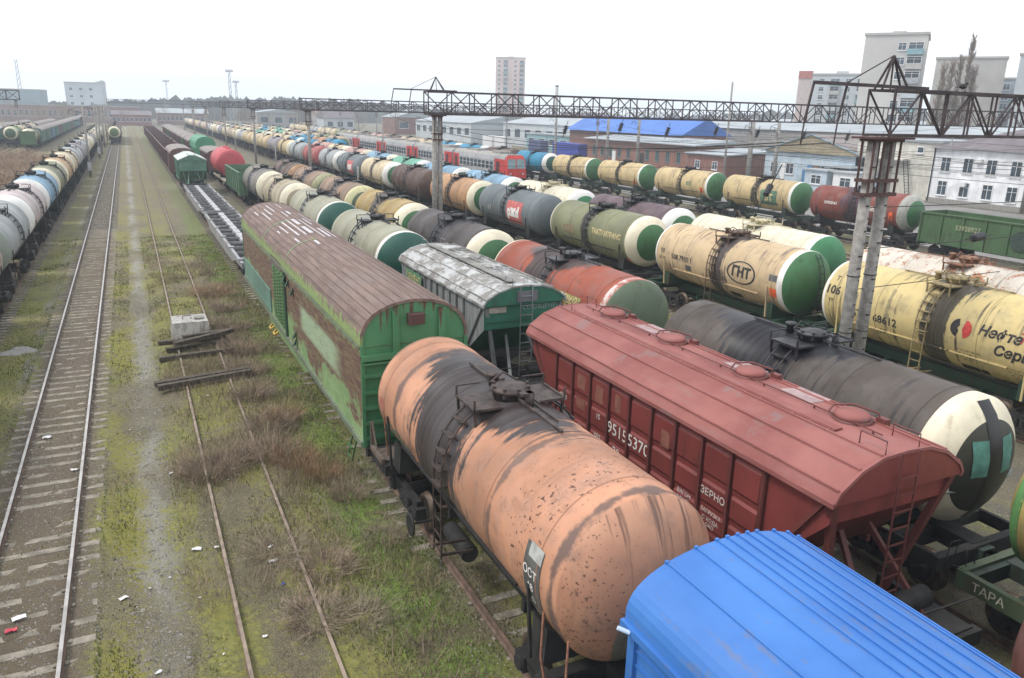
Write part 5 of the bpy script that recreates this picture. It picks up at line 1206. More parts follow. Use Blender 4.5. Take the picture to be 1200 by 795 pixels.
# --- commuter train
def emu(x, yfront, n=5):
    GREYP = painted('train_grey', (.34, .34, .35), .1, th=.7); REDP = simple('train_red', (.50, .035, .03), .45, .15); ROOFP = simple('train_roof', (.30, .29, .27), .8, .2, 2)
    r = empty('commuter_train', (x, yfront, 0), 'red and grey electric commuter train with windowed cars', 'train'); L = 20
    for k in range(n):
        c0 = .2+k*(L+.7); w = 1.7
        b = MB(); b.extr([(-w, 1.0), (w, 1.0), (w+.02, 3.4), (w-.15, 4.0), (w-.7, 4.35), (-w+.7, 4.35), (-w+.15, 4.0), (-w-.02, 3.4)], c0, c0+L, 0); 
        b.v = [(a, c, d) for a, c, d in b.v]
        car = b.build('car_body', GREYP, r)
        b = MB(); b.extr([(w-.15, 4.01), (w-.7, 4.38), (-w+.7, 4.38), (-w+.15, 4.01)], c0+.02, c0+L-.02, 0); b.box(-.9, .9, c0+3, c0+6, 4.38, 4.7); b.box(-.9, .9, c0+12, c0+16, 4.38, 4.65); b.build('roof', ROOFP, car)
        for s in (-1, 1):
            for (ya, yb) in ((0, 3.4), (L-2.6, L)):
                b = MB(); b.box(min(s*(w-.01), s*(w+.035)), max(s*(w-.01), s*(w+.035)), c0+ya+.02, c0+yb-.02, 1.02, 3.7); b.build('red_panel', REDP, car)
                b = MB(); yd = c0+ya+(1.6 if ya == 0 else .7); b.box(min(s*(w+.03), s*(w+.05)), max(s*(w+.03), s*(w+.05)), yd, yd+1.1, 1.1, 3.3); b.build('door', simple('train_door', (.06, .02, .02), .5, .2), car)
            for j in range(9):
                yy = c0+4.0+j*1.5
                b = MB(); b.box(min(s*(w-.01), s*(w+.04)), max(s*(w-.01), s*(w+.04)), yy, yy+1.05, 2.1, 3.15); wi = b.build('window', GLASS, car)
            b = MB()
            for z0, z1 in ((2.62, 2.67),): b.box(min(s*(w+.0), s*(w+.06)), max(s*(w+.0), s*(w+.06)), c0+3.8, c0+17.2, z0, z1)
            b.build('window_rail', simple('train_window_frame', (.6, .6, .62), .5, .1), car)
        for yy in (c0+3, c0+L-3): link('bogie', shared('bogie', bogie_mesh, DARK), r, (0, yy, 0))
    # cab end
    b = MB(); w = 1.7
    vs = [(-w, .2, 1.0), (w, .2, 1.0), (w, .2, 3.5), (w-.5, .2, 4.3), (-w+.5, .2, 4.3), (-w, .2, 3.5), (-w+.15, -.55, 1.0), (w-.15, -.55, 1.0), (w-.2, -.5, 2.4), (w-.3, -.05, 3.9), (-w+.3, -.05, 3.9), (-w+.2, -.5, 2.4)]
    b.add(vs, [(0, 1, 7, 6), (1, 2, 8, 7), (2, 3, 9, 8), (5, 0, 6, 11), (4, 5, 11, 10), (3, 4, 10, 9), (6, 7, 8, 11), (8, 9, 10, 11)]); cab = b.build('cab', REDP, r)
    for s in (-1, 1):
        b = MB(); b.add([(s*.08, -.53, 2.45), (s*1.42, -.53, 2.45), (s*1.3, -.12, 3.75), (s*.08, -.12, 3.75)], [(0, 1, 2, 3)]); b.build('windscreen', simple('cab_glass', (.16, .24, .26), .15, .2), cab)
        b = MB(); b.lathe([(-.62, .14), (-.5, .14)], (s*1.0, 0, 1.7), 'Y', 12); b.build('headlight', simple('lamp_glass', (.6, .6, .55), .2, .1), cab)
    b = MB(); b.box(-1.3, 1.3, -.8, -.5, .5, 1.1); b.build('buffer_beam', DARK, r)
    for k in range(4): b = MB(); b.lathe([(0, .07), (.25, .09)], (-.6+k*.4, 1.2, 4.4), 'Z', 8); b.build('roof_insulator', INSUL, r)
emu(50.5, 103.5)

# --- T1 left row
row1 = [(50.3, LGR, LGR, 'grey green'), (62.6, PNK, WHITEB, 'white and pinkish orange'), (75.3, LBL, WHITEB, 'pale blue'), (86.4, OLG, CREAMB, 'olive'), (97.8, P_('pale_orange_tank_paint', (.5, .33, .18), spill=.5, w=.3), CREAMB, 'pale orange')]
PGR = P_('pale_green_grey_tank_paint', (.30, .335, .29), spill=.4, w=.3, streak=.2, rust=.1)
row1 = [(25.5, PGR, PGR, 'pale green grey'), (37.8, PGR, PGR, 'pale green grey'), (50.1, P_('salmon_grey_tank_paint', (.40, .33, .29), spill=.5, w=.35, rust=.9, rcol=(.42, .19, .11)), WHITEB, 'grey and salmon'), (62.4, LGR, PGR, 'grey'),
        (74.6, P_('pinkish_white_tank_paint', (.55, .47, .46), spill=.4, w=.3, rust=.3, rcol=(.45, .25, .22)), WHITEB, 'pinkish white'), (86.6, LBL, WHITEB, 'pale blue'), (98.6, OLG, CREAMB, 'olive grey'), (110.6, P_('pale_orange_tank_paint', (.50, .33, .18), spill=.5, w=.3), CREAMB, 'pale orange'),
        (122.6, CRM, CREAMB, 'cream'), (134.6, LGR, LGR, 'light grey'), (146.7, LIL, LIL, 'lilac grey'), (158.8, LGR, LGR, 'light grey'), (171, CRM, CREAMB, 'cream'), (183, CRW, CRW, 'creamy white'), (195, LIL, LIL, 'lilac grey'), (207, CRM, CRM, 'cream'), (219, CRM, WHITEB, 'cream'), (231, CRW, CRW, 'creamy white'), (243, CRM, CRM, 'cream'), (255, CRW, CRW, 'creamy white')]
for k, (y, a, c, nm) in enumerate(row1):
    make_tank(-7.4, y-11.9, a, f'{nm} tank wagon, {ORD[k]} from the near end of the train at the left', c, a, None, 0 if k < 4 else 1 if k < 9 else 2, group='tank train at the left')
# --- T2 far tanks
make_tank(-2.97, 239.5, OLG, 'dark tank wagon with cream ringed green end on the empty middle track', CREAMB, painted('head_olive_green', (.10, .15, .05), .2), None, 1)
for k in range(4): make_tank(-2.97, 252+k*12.2, RBR if k % 2 else BRW, f'dark tank wagon, {ORD[k]} behind the cream ringed one on its track', None, None, None, 2)
# --- far left rows
make_tank(-19.5, 208.5, OLG, 'olive tank wagon with green boxed end at the start of the far left siding', CREAMB, DGREEN, None, 1)
b = MB(); b.box(-1.5, 1.5, -6.6, -5.6, 1.2, 3.9); b.box(-1.6, 1.6, -6.7, -5.5, 3.9, 4.0)
b.build('green_booth', DGREEN, [o for o in bpy.data.objects if o.get('label', '').startswith('olive tank wagon with green boxed')][0])
for k in range(17):
    m = [TEALG, TEALG, BLUEG, TEALG, BROWN, TEALG, DGREEN, TEALG, BROWN][k % 9]
    van(-19.5, 222+k*14.3, m, BROWNR, f'{["teal", "teal", "blue", "teal", "brown", "teal", "green", "teal", "brown"][k % 9]} van, {ORD[k]} behind the green boxed tank at far left', group='vans of the far left siding')
make_tank(-24.5, 224, painted('pale_green_tank', (.22, .3, .14), .3), 'pale green tank wagon behind the green boxed tank at far left', CREAMB, DGREEN, None, 1)
for k in range(3): make_tank(-24.5, 236.5+k*12.3, CRM if k != 1 else BRW, f'{"cream" if k != 1 else "dark brown"} tank wagon, {ORD[k]} behind the pale green one at far left', None, None, None, 2)
for k in range(5): van(-24.5, 275+k*14.4, BROWN, BROWNR, f'brown van, {ORD[k]} beyond the cream tanks of the far left siding', group='brown vans at far left')
for k in range(7):
    van(-29.5, 215+k*14.4, [DGREEN, TEALG, BROWN][k % 3], LWHITE if k == 1 else BROWNR, f'{["dark green", "teal", "brown"][k % 3]} van, {ORD[k]} on the outermost far left siding', group='vans on the outermost left siding')
# ==STRUCTURES==
# ================================================================== catenary gantries
def truss_mesh(x0, x1, y, zb, zt, step=1.9, dep=1.0, th=.09, X=False):
    b = MB(); n = max(2, int(round((x1-x0)/step))); dx = (x1-x0)/n; h = dep/2
    for yy in (y-h, y+h):
        b.bar((x0, yy, zb), (x1, yy, zb), th*1.3); b.bar((x0, yy, zt), (x1, yy, zt), th*1.3)
        for k in range(n+1): b.bar((x0+k*dx, yy, zb), (x0+k*dx, yy, zt), th*.8)
        for k in range(n):
            a, c = (zb, zt) if (k % 2 == 0) == (yy < y) else (zt, zb)
            b.bar((x0+k*dx, yy, a), (x0+(k+1)*dx, yy, c), th*.75)
    for k in range(n+1):
        for z in (zb, zt): b.bar((x0+k*dx, y-h, z), (x0+k*dx, y+h, z), th*.7)
        if k < n:
            b.bar((x0+k*dx, y-h, zb), (x0+(k+1)*dx, y+h, zb), th*.5); b.bar((x0+k*dx, y+h, zt), (x0+(k+1)*dx, y-h, zt), th*.5)
    return b
def conc_post(x, y, zt, r0=.2, r1=.16, n=14):
    b = MB(); b.lathe([(-.6, r0), (zt, r1)], (x, y, 0), 'Z', n); return b
def gantry(y, x0, x1, posts, label, zb=9.95, zt=11.55, step=1.9, pair=True, near=False, th=.09):
    PS = .4 if near else .23
    r = empty('catenary_gantry', (posts[0], y, 0), label, 'gantry', 'steel catenary gantries across the yard'); ox = posts[0]
    truss_mesh(x0-ox, x1-ox, 0, zb, zt, step, 1.0, th).build('truss', TRUSS, r)
    for p in posts:
        px = p-ox
        for dx in ((-PS, PS) if pair else (0,)):
            po = conc_post(px+dx, 0, zb-.15, *((.225, .18) if near else (.22, .19))).build('post', CONC2, r)
            if near:
                b = MB(); q = random.Random(int(dx*10)+5)
                for z in np.arange(2, 9, .42): b.box(px+dx-.03+.1*q.uniform(-1, 1), px+dx+.02, -.235, -.17, z, z+.04)
                b.build('bolt_hole', BLACKM, po)
                b = MB()
                for z in (5.1, 3.1): b.lathe([(-.015, .222), (.015, .222)], (px+dx, 0, z), 'Z', 14)
                b.build('wire_band', BLACKM, po)
        b = MB()
        w = .62 if near else .3
        for sx in (-w, w) if not near else (-.62, -.18, .18, .62):
            for sy in (-.24, .24): b.bar((px+sx, sy, zb-1.9), (px+sx, sy, zb-.1), .055)
        for z in (zb-1.9, zb-1.45, zb-.15):
            for sy in (-.24, .24): b.bar((px-w-.08, sy, z), (px+w+.08, sy, z), .11)
            for sx in (-w-.06, w+.06, 0): b.bar((px+sx, -.26, z), (px+sx, .26, z), .1)
        b.box(px-w-.25, px+w+.3, -.5, .5, zb-.12, zb-.055)
        b.build('steel_cage', RUSTST, r)
    return r
def king_arm(r, ox, X, zt, zb):
    """A-frame over the post with a stayed arm towards the left"""
    b = MB(); p = (X-.1-ox, 0, zt+(1.05 if X > 22 else 1.1))
    for a in ((X-.6-ox, -.15, zt), (X-.6-ox, .15, zt), (X+.65-ox, -.15, zt), (X+.65-ox, .15, zt)): b.bar(a, p, .055)
    b.bar((X-.05-ox, 0, zt), p, .04); b.build('king_frame', TRUSS, r)
    b = MB(); e = (X-3.5-ox, -.1, zt+.12); b.bar((X+1.6-ox, -.1, zt+.1), e, .1); b.bar(p, (X-2.2-ox, -.1, zt+.12), .03)
    for q in (0, 1.4): b.bar((e[0]+q, e[1], e[2]), (e[0]+q-.2, e[1], zt-1.0), .055); b.bar((e[0]+q-.2, e[1], zt-1.0), (e[0]+q-.25, e[1], zt-1.7), .035)
    b.build('side_arm', TRUSS, r)
ga = gantry(18.3, 21.95, 70, (22.3,), 'nearest gantry truss rising right of the twin concrete masts', 9.75, 11.15, 1.25, near=True, th=.062)
king_arm(ga, 22.3, 22.35, 11.15, 9.75)
gb = gantry(58.7, 20.9, 99, (21.8, 98), 'second gantry from the viewer, its long truss crossing over the cream tanks', 9.95, 11.6, 1.9, pair=True)
king_arm(gb, 21.8, 21.8, 11.6, 9.95)
for k, yy in enumerate((107.5, 158, 207, 256, 305)):
    gg = gantry(yy, 20.9 if k < 1 else 20.9, 100 if k < 3 else 75, (21.8, 98) if k < 3 else (21.8, 74), f'{ORD[k+2]} catenary gantry from the viewer, over the long tank rows', 9.95, 11.4, 2.2, pair=False, th=.1)
gantry(360, -6.0, 70, (-5.6, 22, 68), 'farthest catenary gantry crossing the whole yard', 10.6, 11.9, 3.2, pair=False, th=.14)
gantry(245, -56, -24.2, (-25.2,), 'catenary gantry standing over the far left sidings', 10.6, 12.9, 3.0, pair=False, th=.2)
# single masts
def mast(x, y, h, label, grp='single concrete masts', arm=True, r0=.19, cat='mast', sign=False, insul=True):
    r = empty('concrete_mast', (x, y, 0), label, cat, grp)
    conc_post(0, 0, h, r0, r0*.75, 10).build('post', CONC2, r)
    if arm:
        b = MB(); b.bar((0, 0, h-1.0), (-1.8, 0, h-.6), .06); b.bar((0, 0, h-.1), (-1.8, 0, h-.6), .04); b.bar((0, 0, h-2.2), (-1.5, 0, h-2.0), .05); b.build('bracket', BLACKM, r)
        for q, z in ((-1.8, h-.8), (-.9, h-1.0), (-.3, h-1.6)):
            b = MB()
            for j in range(4): b.lathe([(0, .05), (.05, .13), (.08, .05)], (q, 0, z-j*.13), 'Z', 8)
            b.build('insulator', INSUL, r)
    if sign:
        b = MB(); b.box(-.25, .25, -.26, -.2, .7, 1.9); b.build('painted_base', simple('mast_base_white', (.5, .5, .52), .8, .15), r)
    return r
mast(-5.4, 131, 9.8, 'nearest concrete mast between the left tank train and the empty track', sign=True)
mast(-5.3, 176, 10, 'second concrete mast right of the left tank train', sign=True)
for k, yy in enumerate((190, 222, 255, 290, 330)): mast(-5.2, yy, 10, f'{ORD[k+2]} concrete mast right of the left tank train')
for k, (x, y, h) in enumerate(((21.3, 81, 4.5), (21.3, 132, 4.5), (21, 182, 5), (21, 232, 5))): mast(x, y, h, f'{ORD[k]} short post standing between the gantry legs', 'short posts between the gantries', False, .12, 'post')
for k, (x, y, h) in enumerate(((95, 97.9, 9.7), (95, 103.8, 9.7), (95, 137.1, 9.7), (95, 148.8, 9.7), (95, 172.4, 9.7))): mast(x, y, h, ['thick grey mast before the outhouse, right one of two', 'thick grey mast before the outhouse, left one of two', 'thick grey mast before the middle of the brick depot', 'thick grey mast before the left half of the brick depot', 'thick grey mast between the blue containers'][k], 'masts along the depot road', True, .36)
mast(79, 91.5, 15.2, 'tall thin dark pole rising above the truss right of the brick depot', None, False, .17, 'pole')
for k, yy in enumerate((55.5, 70, 84, 150, 200, 240, 280)): mast(44.5 if k > 2 else 98.5, yy, 8.5, ['slim mast in front of the white office building', 'slim mast at the left corner of the white office', 'slim mast before the ochre gable', 'slim mast left of the commuter train, nearest', 'slim mast left of the commuter train, second', 'slim mast left of the commuter train, third', 'slim mast left of the commuter train, fourth'][k], 'slim masts', False, .14)
# overhead wires and hanging insulators
def wire(pts, r=.016, label='thin overhead wire running along the yard', grp='overhead wires', sag=.6, n=14):
    a, c = Vector(pts[0]), Vector(pts[1]); P = []
    for i in range(n+1):
        t = i/n; p = a.lerp(c, t); p.z -= 4*sag*t*(1-t); P.append(p)
    b = MB(); b.tube(P, r, 4); o = b.build('overhead_wire', BLACKM); return tag(o, label, 'wire', grp)
WX = [(62.0, 6.6, 'over the depot road'), (66.5, 6.4, 'over the depot road edge'), (70, 7.2, 'in front of the brick depot'), (57.5, 6.8, 'above the far cream tank row'), (50.5, 6.8, 'above the commuter train'), (85, 8.2, 'in front of the white office')]
for x, z, d in WX:
    wire(((x, 18.3, z), (x, 58.7, z)), label=f'contact wire {d}, near span', sag=.25); wire(((x, 58.7, z), (x, 107.5, z)), label=f'contact wire {d}, middle span', sag=.25)
    wire(((x, 18.3, z+1.6), (x, 58.7, z+1.6)), label=f'carrying wire {d}, near span', sag=1.1); wire(((x, 58.7, z+1.6), (x, 107.5, z+1.6)), label=f'carrying wire {d}, middle span', sag=1.1)
wire(((17.9, 18.2, 9.5), (18.0, 58.6, 9.8)), label='feeder wire from the side arm of the nearest gantry', sag=1.0)
wire(((19.9, 18.2, 9.5), (20.0, 58.6, 9.8)), label='feeder wire beside the arm of the nearest gantry, inner one', sag=1.0)
for k, z in enumerate((4.6, 6.0, 7.4)):
    wire(((22, 18.3, z), (97, 26, z+.4)), label=f'cross span wire right of the twin masts, {["lowest", "middle", "highest"][k]} one', sag=.5); 
    wire(((22, 58.7, z+1.5), (98, 58.7, z+1.5)), label=f'cross span wire under the second gantry, {["lowest", "middle", "highest"][k]} one', sag=.4)
def insulator(p, d, n, r, label, rod=.5):
    p = Vector(p); d = Vector(d).normalized(); rr = empty('insulator_string', p, label, 'insulator', 'ribbed insulators hanging from the wires')
    rr.rotation_mode = 'QUATERNION'; rr.rotation_quaternion = d.to_track_quat('Z', 'Y')
    b = MB(); b.lathe([(-rod, .025), (n*r*.75+rod, .025)], (0, 0, 0), 'Z', 6); b.build('rod', BLACKM, rr)
    b = MB(); prof = []
    for j in range(n): z = j*r*.75; prof += [(z, .5*r), (z+.12*r, r), (z+.35*r, r), (z+.5*r, .5*r)]
    b.lathe(prof, (0, 0, 0), 'Z', 14); b.build('ribbed_discs', INSUL, rr)
insulator((27.3, 17.9, 6.2), (1, .1, .05), 5, .16, 'black ribbed insulator hanging at the right in front of the green gondola')
insulator((19.3, 20.15, 7.7), (.78, .4, .64), 7, .1, 'slanting ribbed insulator in front of the cream tank with the green square', 1.1)
for k, (x, z) in enumerate(((33.0, 8.6), (38.5, 8.9), (43.5, 8.6), (49, 8.7), (54, 8.5), (60, 8.4), (66, 8.3), (71, 8.2))):
    insulator((x, 58.5, z), (.35, 0, 1), 5, .2, f'ribbed insulator under the second gantry, {ORD[k]} from its left end', .35)

# ================================================================== buildings
BRICK = painted('depot_brick', (.26, .12, .085), .4, (.13, .08, .06), .3, (1, 1, 1)); BRICKD = painted('dark_brick', (.22, .10, .075), .4, (.10, .06, .05), .3)
BLUER = simple('bright_blue_roof', (.07, .17, .48), .8, .12, .15); GREYR = simple('grey_sheet_roof', (.33, .36, .38), .7, .12, .15); SLATE = simple('dark_slate_roof', (.15, .13, .14), .8, .2, .6)
WHITEW = painted('whitewashed_wall', (.76, .77, .79), .12, (.4, .4, .38), .12, th=.66); CREAMW = painted('cream_brick_wall', (.58, .56, .50), .25, (.35, .3, .25), .2); PBLUE = painted('pale_blue_wall', (.42, .52, .60), .4, (.5, .52, .52), .25, th=.56)
BEIGE = simple('panel_beige', (.47, .45, .42), .9, .08, .15); BEIGE2 = simple('panel_beige_dark', (.40, .38, .355), .9, .1, .2); OCHRE = painted('ochre_plaster', (.31, .26, .17), .5, (.25, .18, .12), .3); PANELG = simple('pale_grey_panel', (.45, .48, .5), .9, .08, .2)
FRAMEW = simple('window_frame_white', (.7, .7, .7), .6, .08); GREYW = simple('grey_brick_wall', (.3, .29, .28), .9, .15, .4)
def gable_roof(b, x0, x1, y0, y1, ze, zr, along='Y', ov=.5, mi=0, hip=0):
    x0 -= ov; x1 += ov; y0 -= ov; y1 += ov
    if along == 'Y':
        m = (x0+x1)/2; vs = [(x0, y0, ze), (x1, y0, ze), (x1, y1, ze), (x0, y1, ze), (m, y0+hip, zr), (m, y1-hip, zr)]
    else:
        m = (y0+y1)/2; vs = [(x0, y1, ze), (x0, y0, ze), (x1, y0, ze), (x1, y1, ze), (x0+hip, m, zr), (x1-hip, m, zr)]
    b.add(vs, [(0, 4, 5, 3), (1, 2, 5, 4), (0, 1, 4), (2, 3, 5), (0, 3, 2, 1)], mi)
def window(parent, face, p, w, h, frame=FRAMEW, mull=True, glass=GLASS, d=.08):
    """face 'X': wall looks towards -X at x=p[0]; 'Y': wall looks towards -Y"""
    x, y, z = p; b = MB(); g = MB()
    def bx(B, u0, u1, z0, z1, o0, o1):
        if face == 'X': B.box(x-o1, x-o0, y+u0, y+u1, z+z0, z+z1)
        else: B.box(x+u0, x+u1, y-o1, y-o0, z+z0, z+z1)
    t = .09
    bx(b, -w/2, w/2, -t, 0, .0, d); bx(b, -w/2, w/2, h, h+t, .0, d); bx(b, -w/2-t, -w/2, -t, h+t, 0, d); bx(b, w/2, w/2+t, -t, h+t, 0, d)
    if mull: bx(b, -.03, .03, 0, h, .03, d*.9); bx(b, -w/2, -.03, h*.66, h*.66+.05, .03, d*.9); bx(b, .03, w/2, h*.66, h*.66+.05, .03, d*.9)
    bx(b, -w/2-t*1.5, w/2+t*1.5, -t-.1, -t, 0, d+.1)
    bx(g, -w/2, w/2, 0, h, .0, .03)
    wi = b.build('window', frame, parent); g.build('pane', glass, wi); return wi
def building(name, loc, label, cat='building', group=None): return empty(name, loc, label, cat, group)
def wallbox(r, x0, x1, y0, y1, z0, z1, m, name='wall'):
    b = MB(); b.box(x0, x1, y0, y1, z0, z1); return b.build(name, m, r)
# white office
def office():
    r = building('office_building', (98, 30, 0), 'white two storey office building with dark hipped roof at the right'); 
    wallbox(r, 0, 20, 0, 42, -.4, 7.0, WHITEW); b = MB(); gable_roof(b, 0, 20, 0, 42, 7.0, 10.4, 'Y', .6, 0, 9); b.build('roof', SLATE, r)
    wl = [c for c in r.children if c.name.startswith('wall')][0]
    for k in range(13):
        y = 39.9-k*3.15
        for z in (1.0, 4.1): window(wl, 'X', (0, y, z), 1.25, 1.75)
    for y, z in ((35.2, 5.6), (28.6, 5.5), (36.9, 2.6), (22.4, 5.4)):
        b = MB(); b.box(-.45, -.02, y-.4, y+.4, z-.3, z+.3); b.lathe([(-.47, .22), (-.45, .22)], (0, y, z), 'X', 14); b.build('air_conditioner', FRAMEW, wl)
    b = MB(); b.bar((-.15, 41.7, 0), (-.15, 41.7, 7), .12); b.build('downpipe', DARK, r)
    b = MB(); b.box(-.12, -.003, 0, 42, -.2, .5); b.build('plinth', CONC2, r)
office()
def annex():
    r = building('workshop_building', (100, 72.3, 0), 'cream brick annex with a pale blue door left of the white office')
    wl = wallbox(r, 0, 14, 0, 14, -.4, 7.6, CREAMW); b = MB(); b.box(-.3, 14.3, -.2, 14.3, 7.6, 7.9); b.build('roof', GREYR, r)
    b = MB(); b.box(-.1, -.003, 7.3, 9.7, 0, 3.0); b.build('door', simple('blue_grey_door', (.20, .28, .38), .6, .15), r)
    b = MB(); b.box(-1.4, 0, 4.6, 11, 5.0, 5.2); b.build('canopy', CREAMW, r)
    b = MB()
    for y in (4.3, 5.0): b.bar((-1.0, y, 5.2), (-.6, y-.9, 0), .07)
    for k in range(13): t = k/13; b.bar((-1.0+.4*t, 4.3-.9*t, 5.2-5.2*t), (-1.0+.4*t, 5.0-.9*t, 5.2-5.2*t), .05)
    b.build('ladder', DARK, r); window(wl, 'X', (0, 3.2, 6.2), .9, .7, mull=False)
annex()
def kiosks():
    r = building('station_building', (100, 84.5, 0), 'pale blue low building with ochre gables and grey roof')
    wl = wallbox(r, 0, 16, 0, 21, -.4, 5.0, PBLUE); b = MB(); gable_roof(b, 0, 16, 0, 21, 5.0, 8.0, 'X', .5); b.build('roof', simple('brown_grey_roof', (.22, .19, .18), .85, .15, .5), r)
    b = MB(); b.add([(-.54, 0, 5.05), (-.54, 21, 5.05), (-.54, 10.5, 7.85)], [(0, 1, 2)]); b.build('gable', OCHRE, r)
    b = MB(); b.bar((-.6, -.5, 4.95), (-.6, 10.5, 8.0), .28, .12); b.bar((-.6, 21.5, 4.95), (-.6, 10.5, 8.0), .28, .12); b.build('barge_board', simple('blue_grey_board', (.2, .3, .36), .7, .15), r)
    for y in (2, 5.2, 8.4, 15, 18.6): window(wl, 'X', (0, y, 1.5), 1.6, 1.6)
    for y in (3.6, 11.5): b = MB(); b.box(-.1, -.003, y-.6, y+.6, 0, 2.4); b.build('door', simple('blue_door_paint', (.08, .20, .38), .6, .15), r)
    for k, y in enumerate((1.2, 6.3, 9.4, 10.6, 16.6)): b = MB(); b.box(-.09, -.003, y-.55, y+.55, .5, 3.2); b.build('wall_panel', [simple('mural_blue', (.08, .25, .5), .7, .5, 3), FRAMEW, simple('brown_board', (.25, .13, .09), .8, .3, 3)][k % 3], r)
    b = MB(); b.box(-4, 0, -1, 7, 3.4, 3.6)
    for y in (-.9, 3, 6.9): b.bar((-3.9, y, 0), (-3.9, y, 3.4), .1)
    b.build('porch', GREYR, r)
kiosks()
for k in range(2):
    r = building('kiosk', (93.5, 80+k*5.5, 0), ['white kiosk with blue mural on the road side', 'pale blue kiosk beside the ochre gabled building'][k], 'kiosk'); wl = wallbox(r, 0, 4, 0, 4.3, -.3, 2.9, [FRAMEW, PBLUE][k]); wallbox(r, -.3, 4.2, -.3, 4.6, 2.9, 3.1, GREYR, 'roof'); window(wl, 'X', (0, 2, 1), 1.8, 1.2)
def depot():
    r = building('depot_building', (100, 124, 0), 'long brick depot with bright blue roof behind the cream tanks')
    wl = wallbox(r, 0, 9, 0, 41, -.4, 4.9, BRICK)
    b = MB(); b.add([(-1.2, -.5, 5.0), (-1.2, 41.5, 5.0), (9, 41.5, 5.9), (9, -.5, 5.9), (-1.2, -.5, 4.8), (-1.2, 41.5, 4.8), (9, 41.5, 5.3), (9, -.5, 5.3)], [(0, 3, 2, 1), (4, 5, 6, 7), (0, 1, 5, 4), (0, 4, 7, 3), (1, 2, 6, 5)]); b.build('awning', GREYR, r)
    wallbox(r, 9, 21, 16, 66, -.4, 6.3, BRICKD, 'hall_wall'); b = MB(); gable_roof(b, 8.6, 21.4, 16.5, 66, 6.3, 10.0, 'Y', .7, 0, 0); b.build('roof', BLUER, r)
    b = MB(); b.add([(9, 15.95, 6.3), (21, 15.95, 6.3), (15, 15.95, 9.8)], [(0, 1, 2)]); b.build('gable', BRICK, r)
    for k in range(11): window(wl, 'X', (0, 2.2+k*3.6, 1.3), 1.1, 2.0, simple('green_window_frame', (.12, .2, .18), .7, .1))
    for y in (18.5, 29.5): b = MB(); b.box(-.12, -.003, y-.7, y+.7, 0, 2.6); b.build('door', [BLACKM, FRAMEW][y > 20], r)
    for x in (13, 17): b = MB(); b.bar((x, 15.9, 1.5), (x, 15.85, 4), .1); b.build('pipe', DARK, r)
depot()
def leanto():
    r = building('brick_outhouse', (97, 112, 0), 'small brick outhouse with sheet roof right of the depot')
    wl = wallbox(r, 0, 12, 0, 11, -.4, 3.8, BRICKD); b = MB(); b.add([(-.6, -.6, 3.8), (12.6, -.6, 4.6), (12.6, 11.5, 4.6), (-.6, 11.5, 3.8), (-.6, -.6, 3.6), (12.6, -.6, 4.4), (12.6, 11.5, 4.4), (-.6, 11.5, 3.6)], [(0, 1, 2, 3), (7, 6, 5, 4), (0, 4, 5, 1), (3, 2, 6, 7), (0, 3, 7, 4)]); b.build('roof', GREYR, r)
    window(wl, 'X', (0, 3, 1.1), 1.3, 1.3); window(wl, 'X', (0, 8, 1.1), 1.3, 1.3)
leanto()
def shed(x, y, sx, sy, h, hr, wall, roof, label, along='Y', name='warehouse', wins=0, face='X'):
    r = building(name, (x, y, 0), label); wl = wallbox(r, 0, sx, 0, sy, -.4, h, wall); b = MB()
    if hr > h: gable_roof(b, 0, sx, 0, sy, h, hr, along, .5)
    else: b.box(-.3, sx+.3, -.3, sy+.3, h, h+.4)
    b.build('roof', roof, r)
    L = sy if face == 'X' else sx
    for k in range(wins):
        u = L*(k+.5)/wins
        window(wl, face, (0, u, h*.35) if face == 'X' else (u, 0, h*.35), L/wins*.55, h*.38, mull=False)
    return r
shed(128, 60, 30, 120, 8.0, 9.8, GREYW, GREYR, 'long low warehouse with pale grey roof behind the blue roofed depot')
shed(118, 192, 26, 60, 7.0, 9.6, PANELG, GREYR, 'grey roofed warehouse left of the blue roofed depot', wins=8)
shed(112, 182, 6, 40, 4.2, 4.2, simple('teal_wall', (.2, .34, .36), .8, .15), GREYR, 'low teal walled store behind the blue containers', wins=6)
shed(110, 262, 26, 60, 6.5, 9.0, PANELG, GREYR, 'far pale warehouse left of the teal store', wins=8)
BLUEC = simple('container_blue', (.035, .06, .36), .6, .15)
for k, (x, y, m, w) in enumerate(((99, 168, BLUEC, 'bright blue container nearest to the brick depot'), (100, 176, BLUEC, 'bright blue container left of the nearest one'), (99.5, 189, simple('container_dark_blue', (.08, .09, .2), .6, .2), 'dark blue grey container farther left'),
                                  (101, 215, FRAMEW, 'white container right of the concrete mast'), (101, 224, FRAMEW, 'white container left of its white twin'))):
    r = empty('container', (x, y, -.2), w, 'container', 'containers on the depot road')
    b = MB(); b.box(0, 2.5, 0, 7.0, .1, 3.4)
    for j in range(17): b.box(-.04, 0, .2+j*.4, .4+j*.4, .2, 3.3)
    b.build('body', m, r); b = MB(); b.box(-.05, 2.55, -.05, 7.05, 3.4, 3.5); b.build('top_frame', m, r)
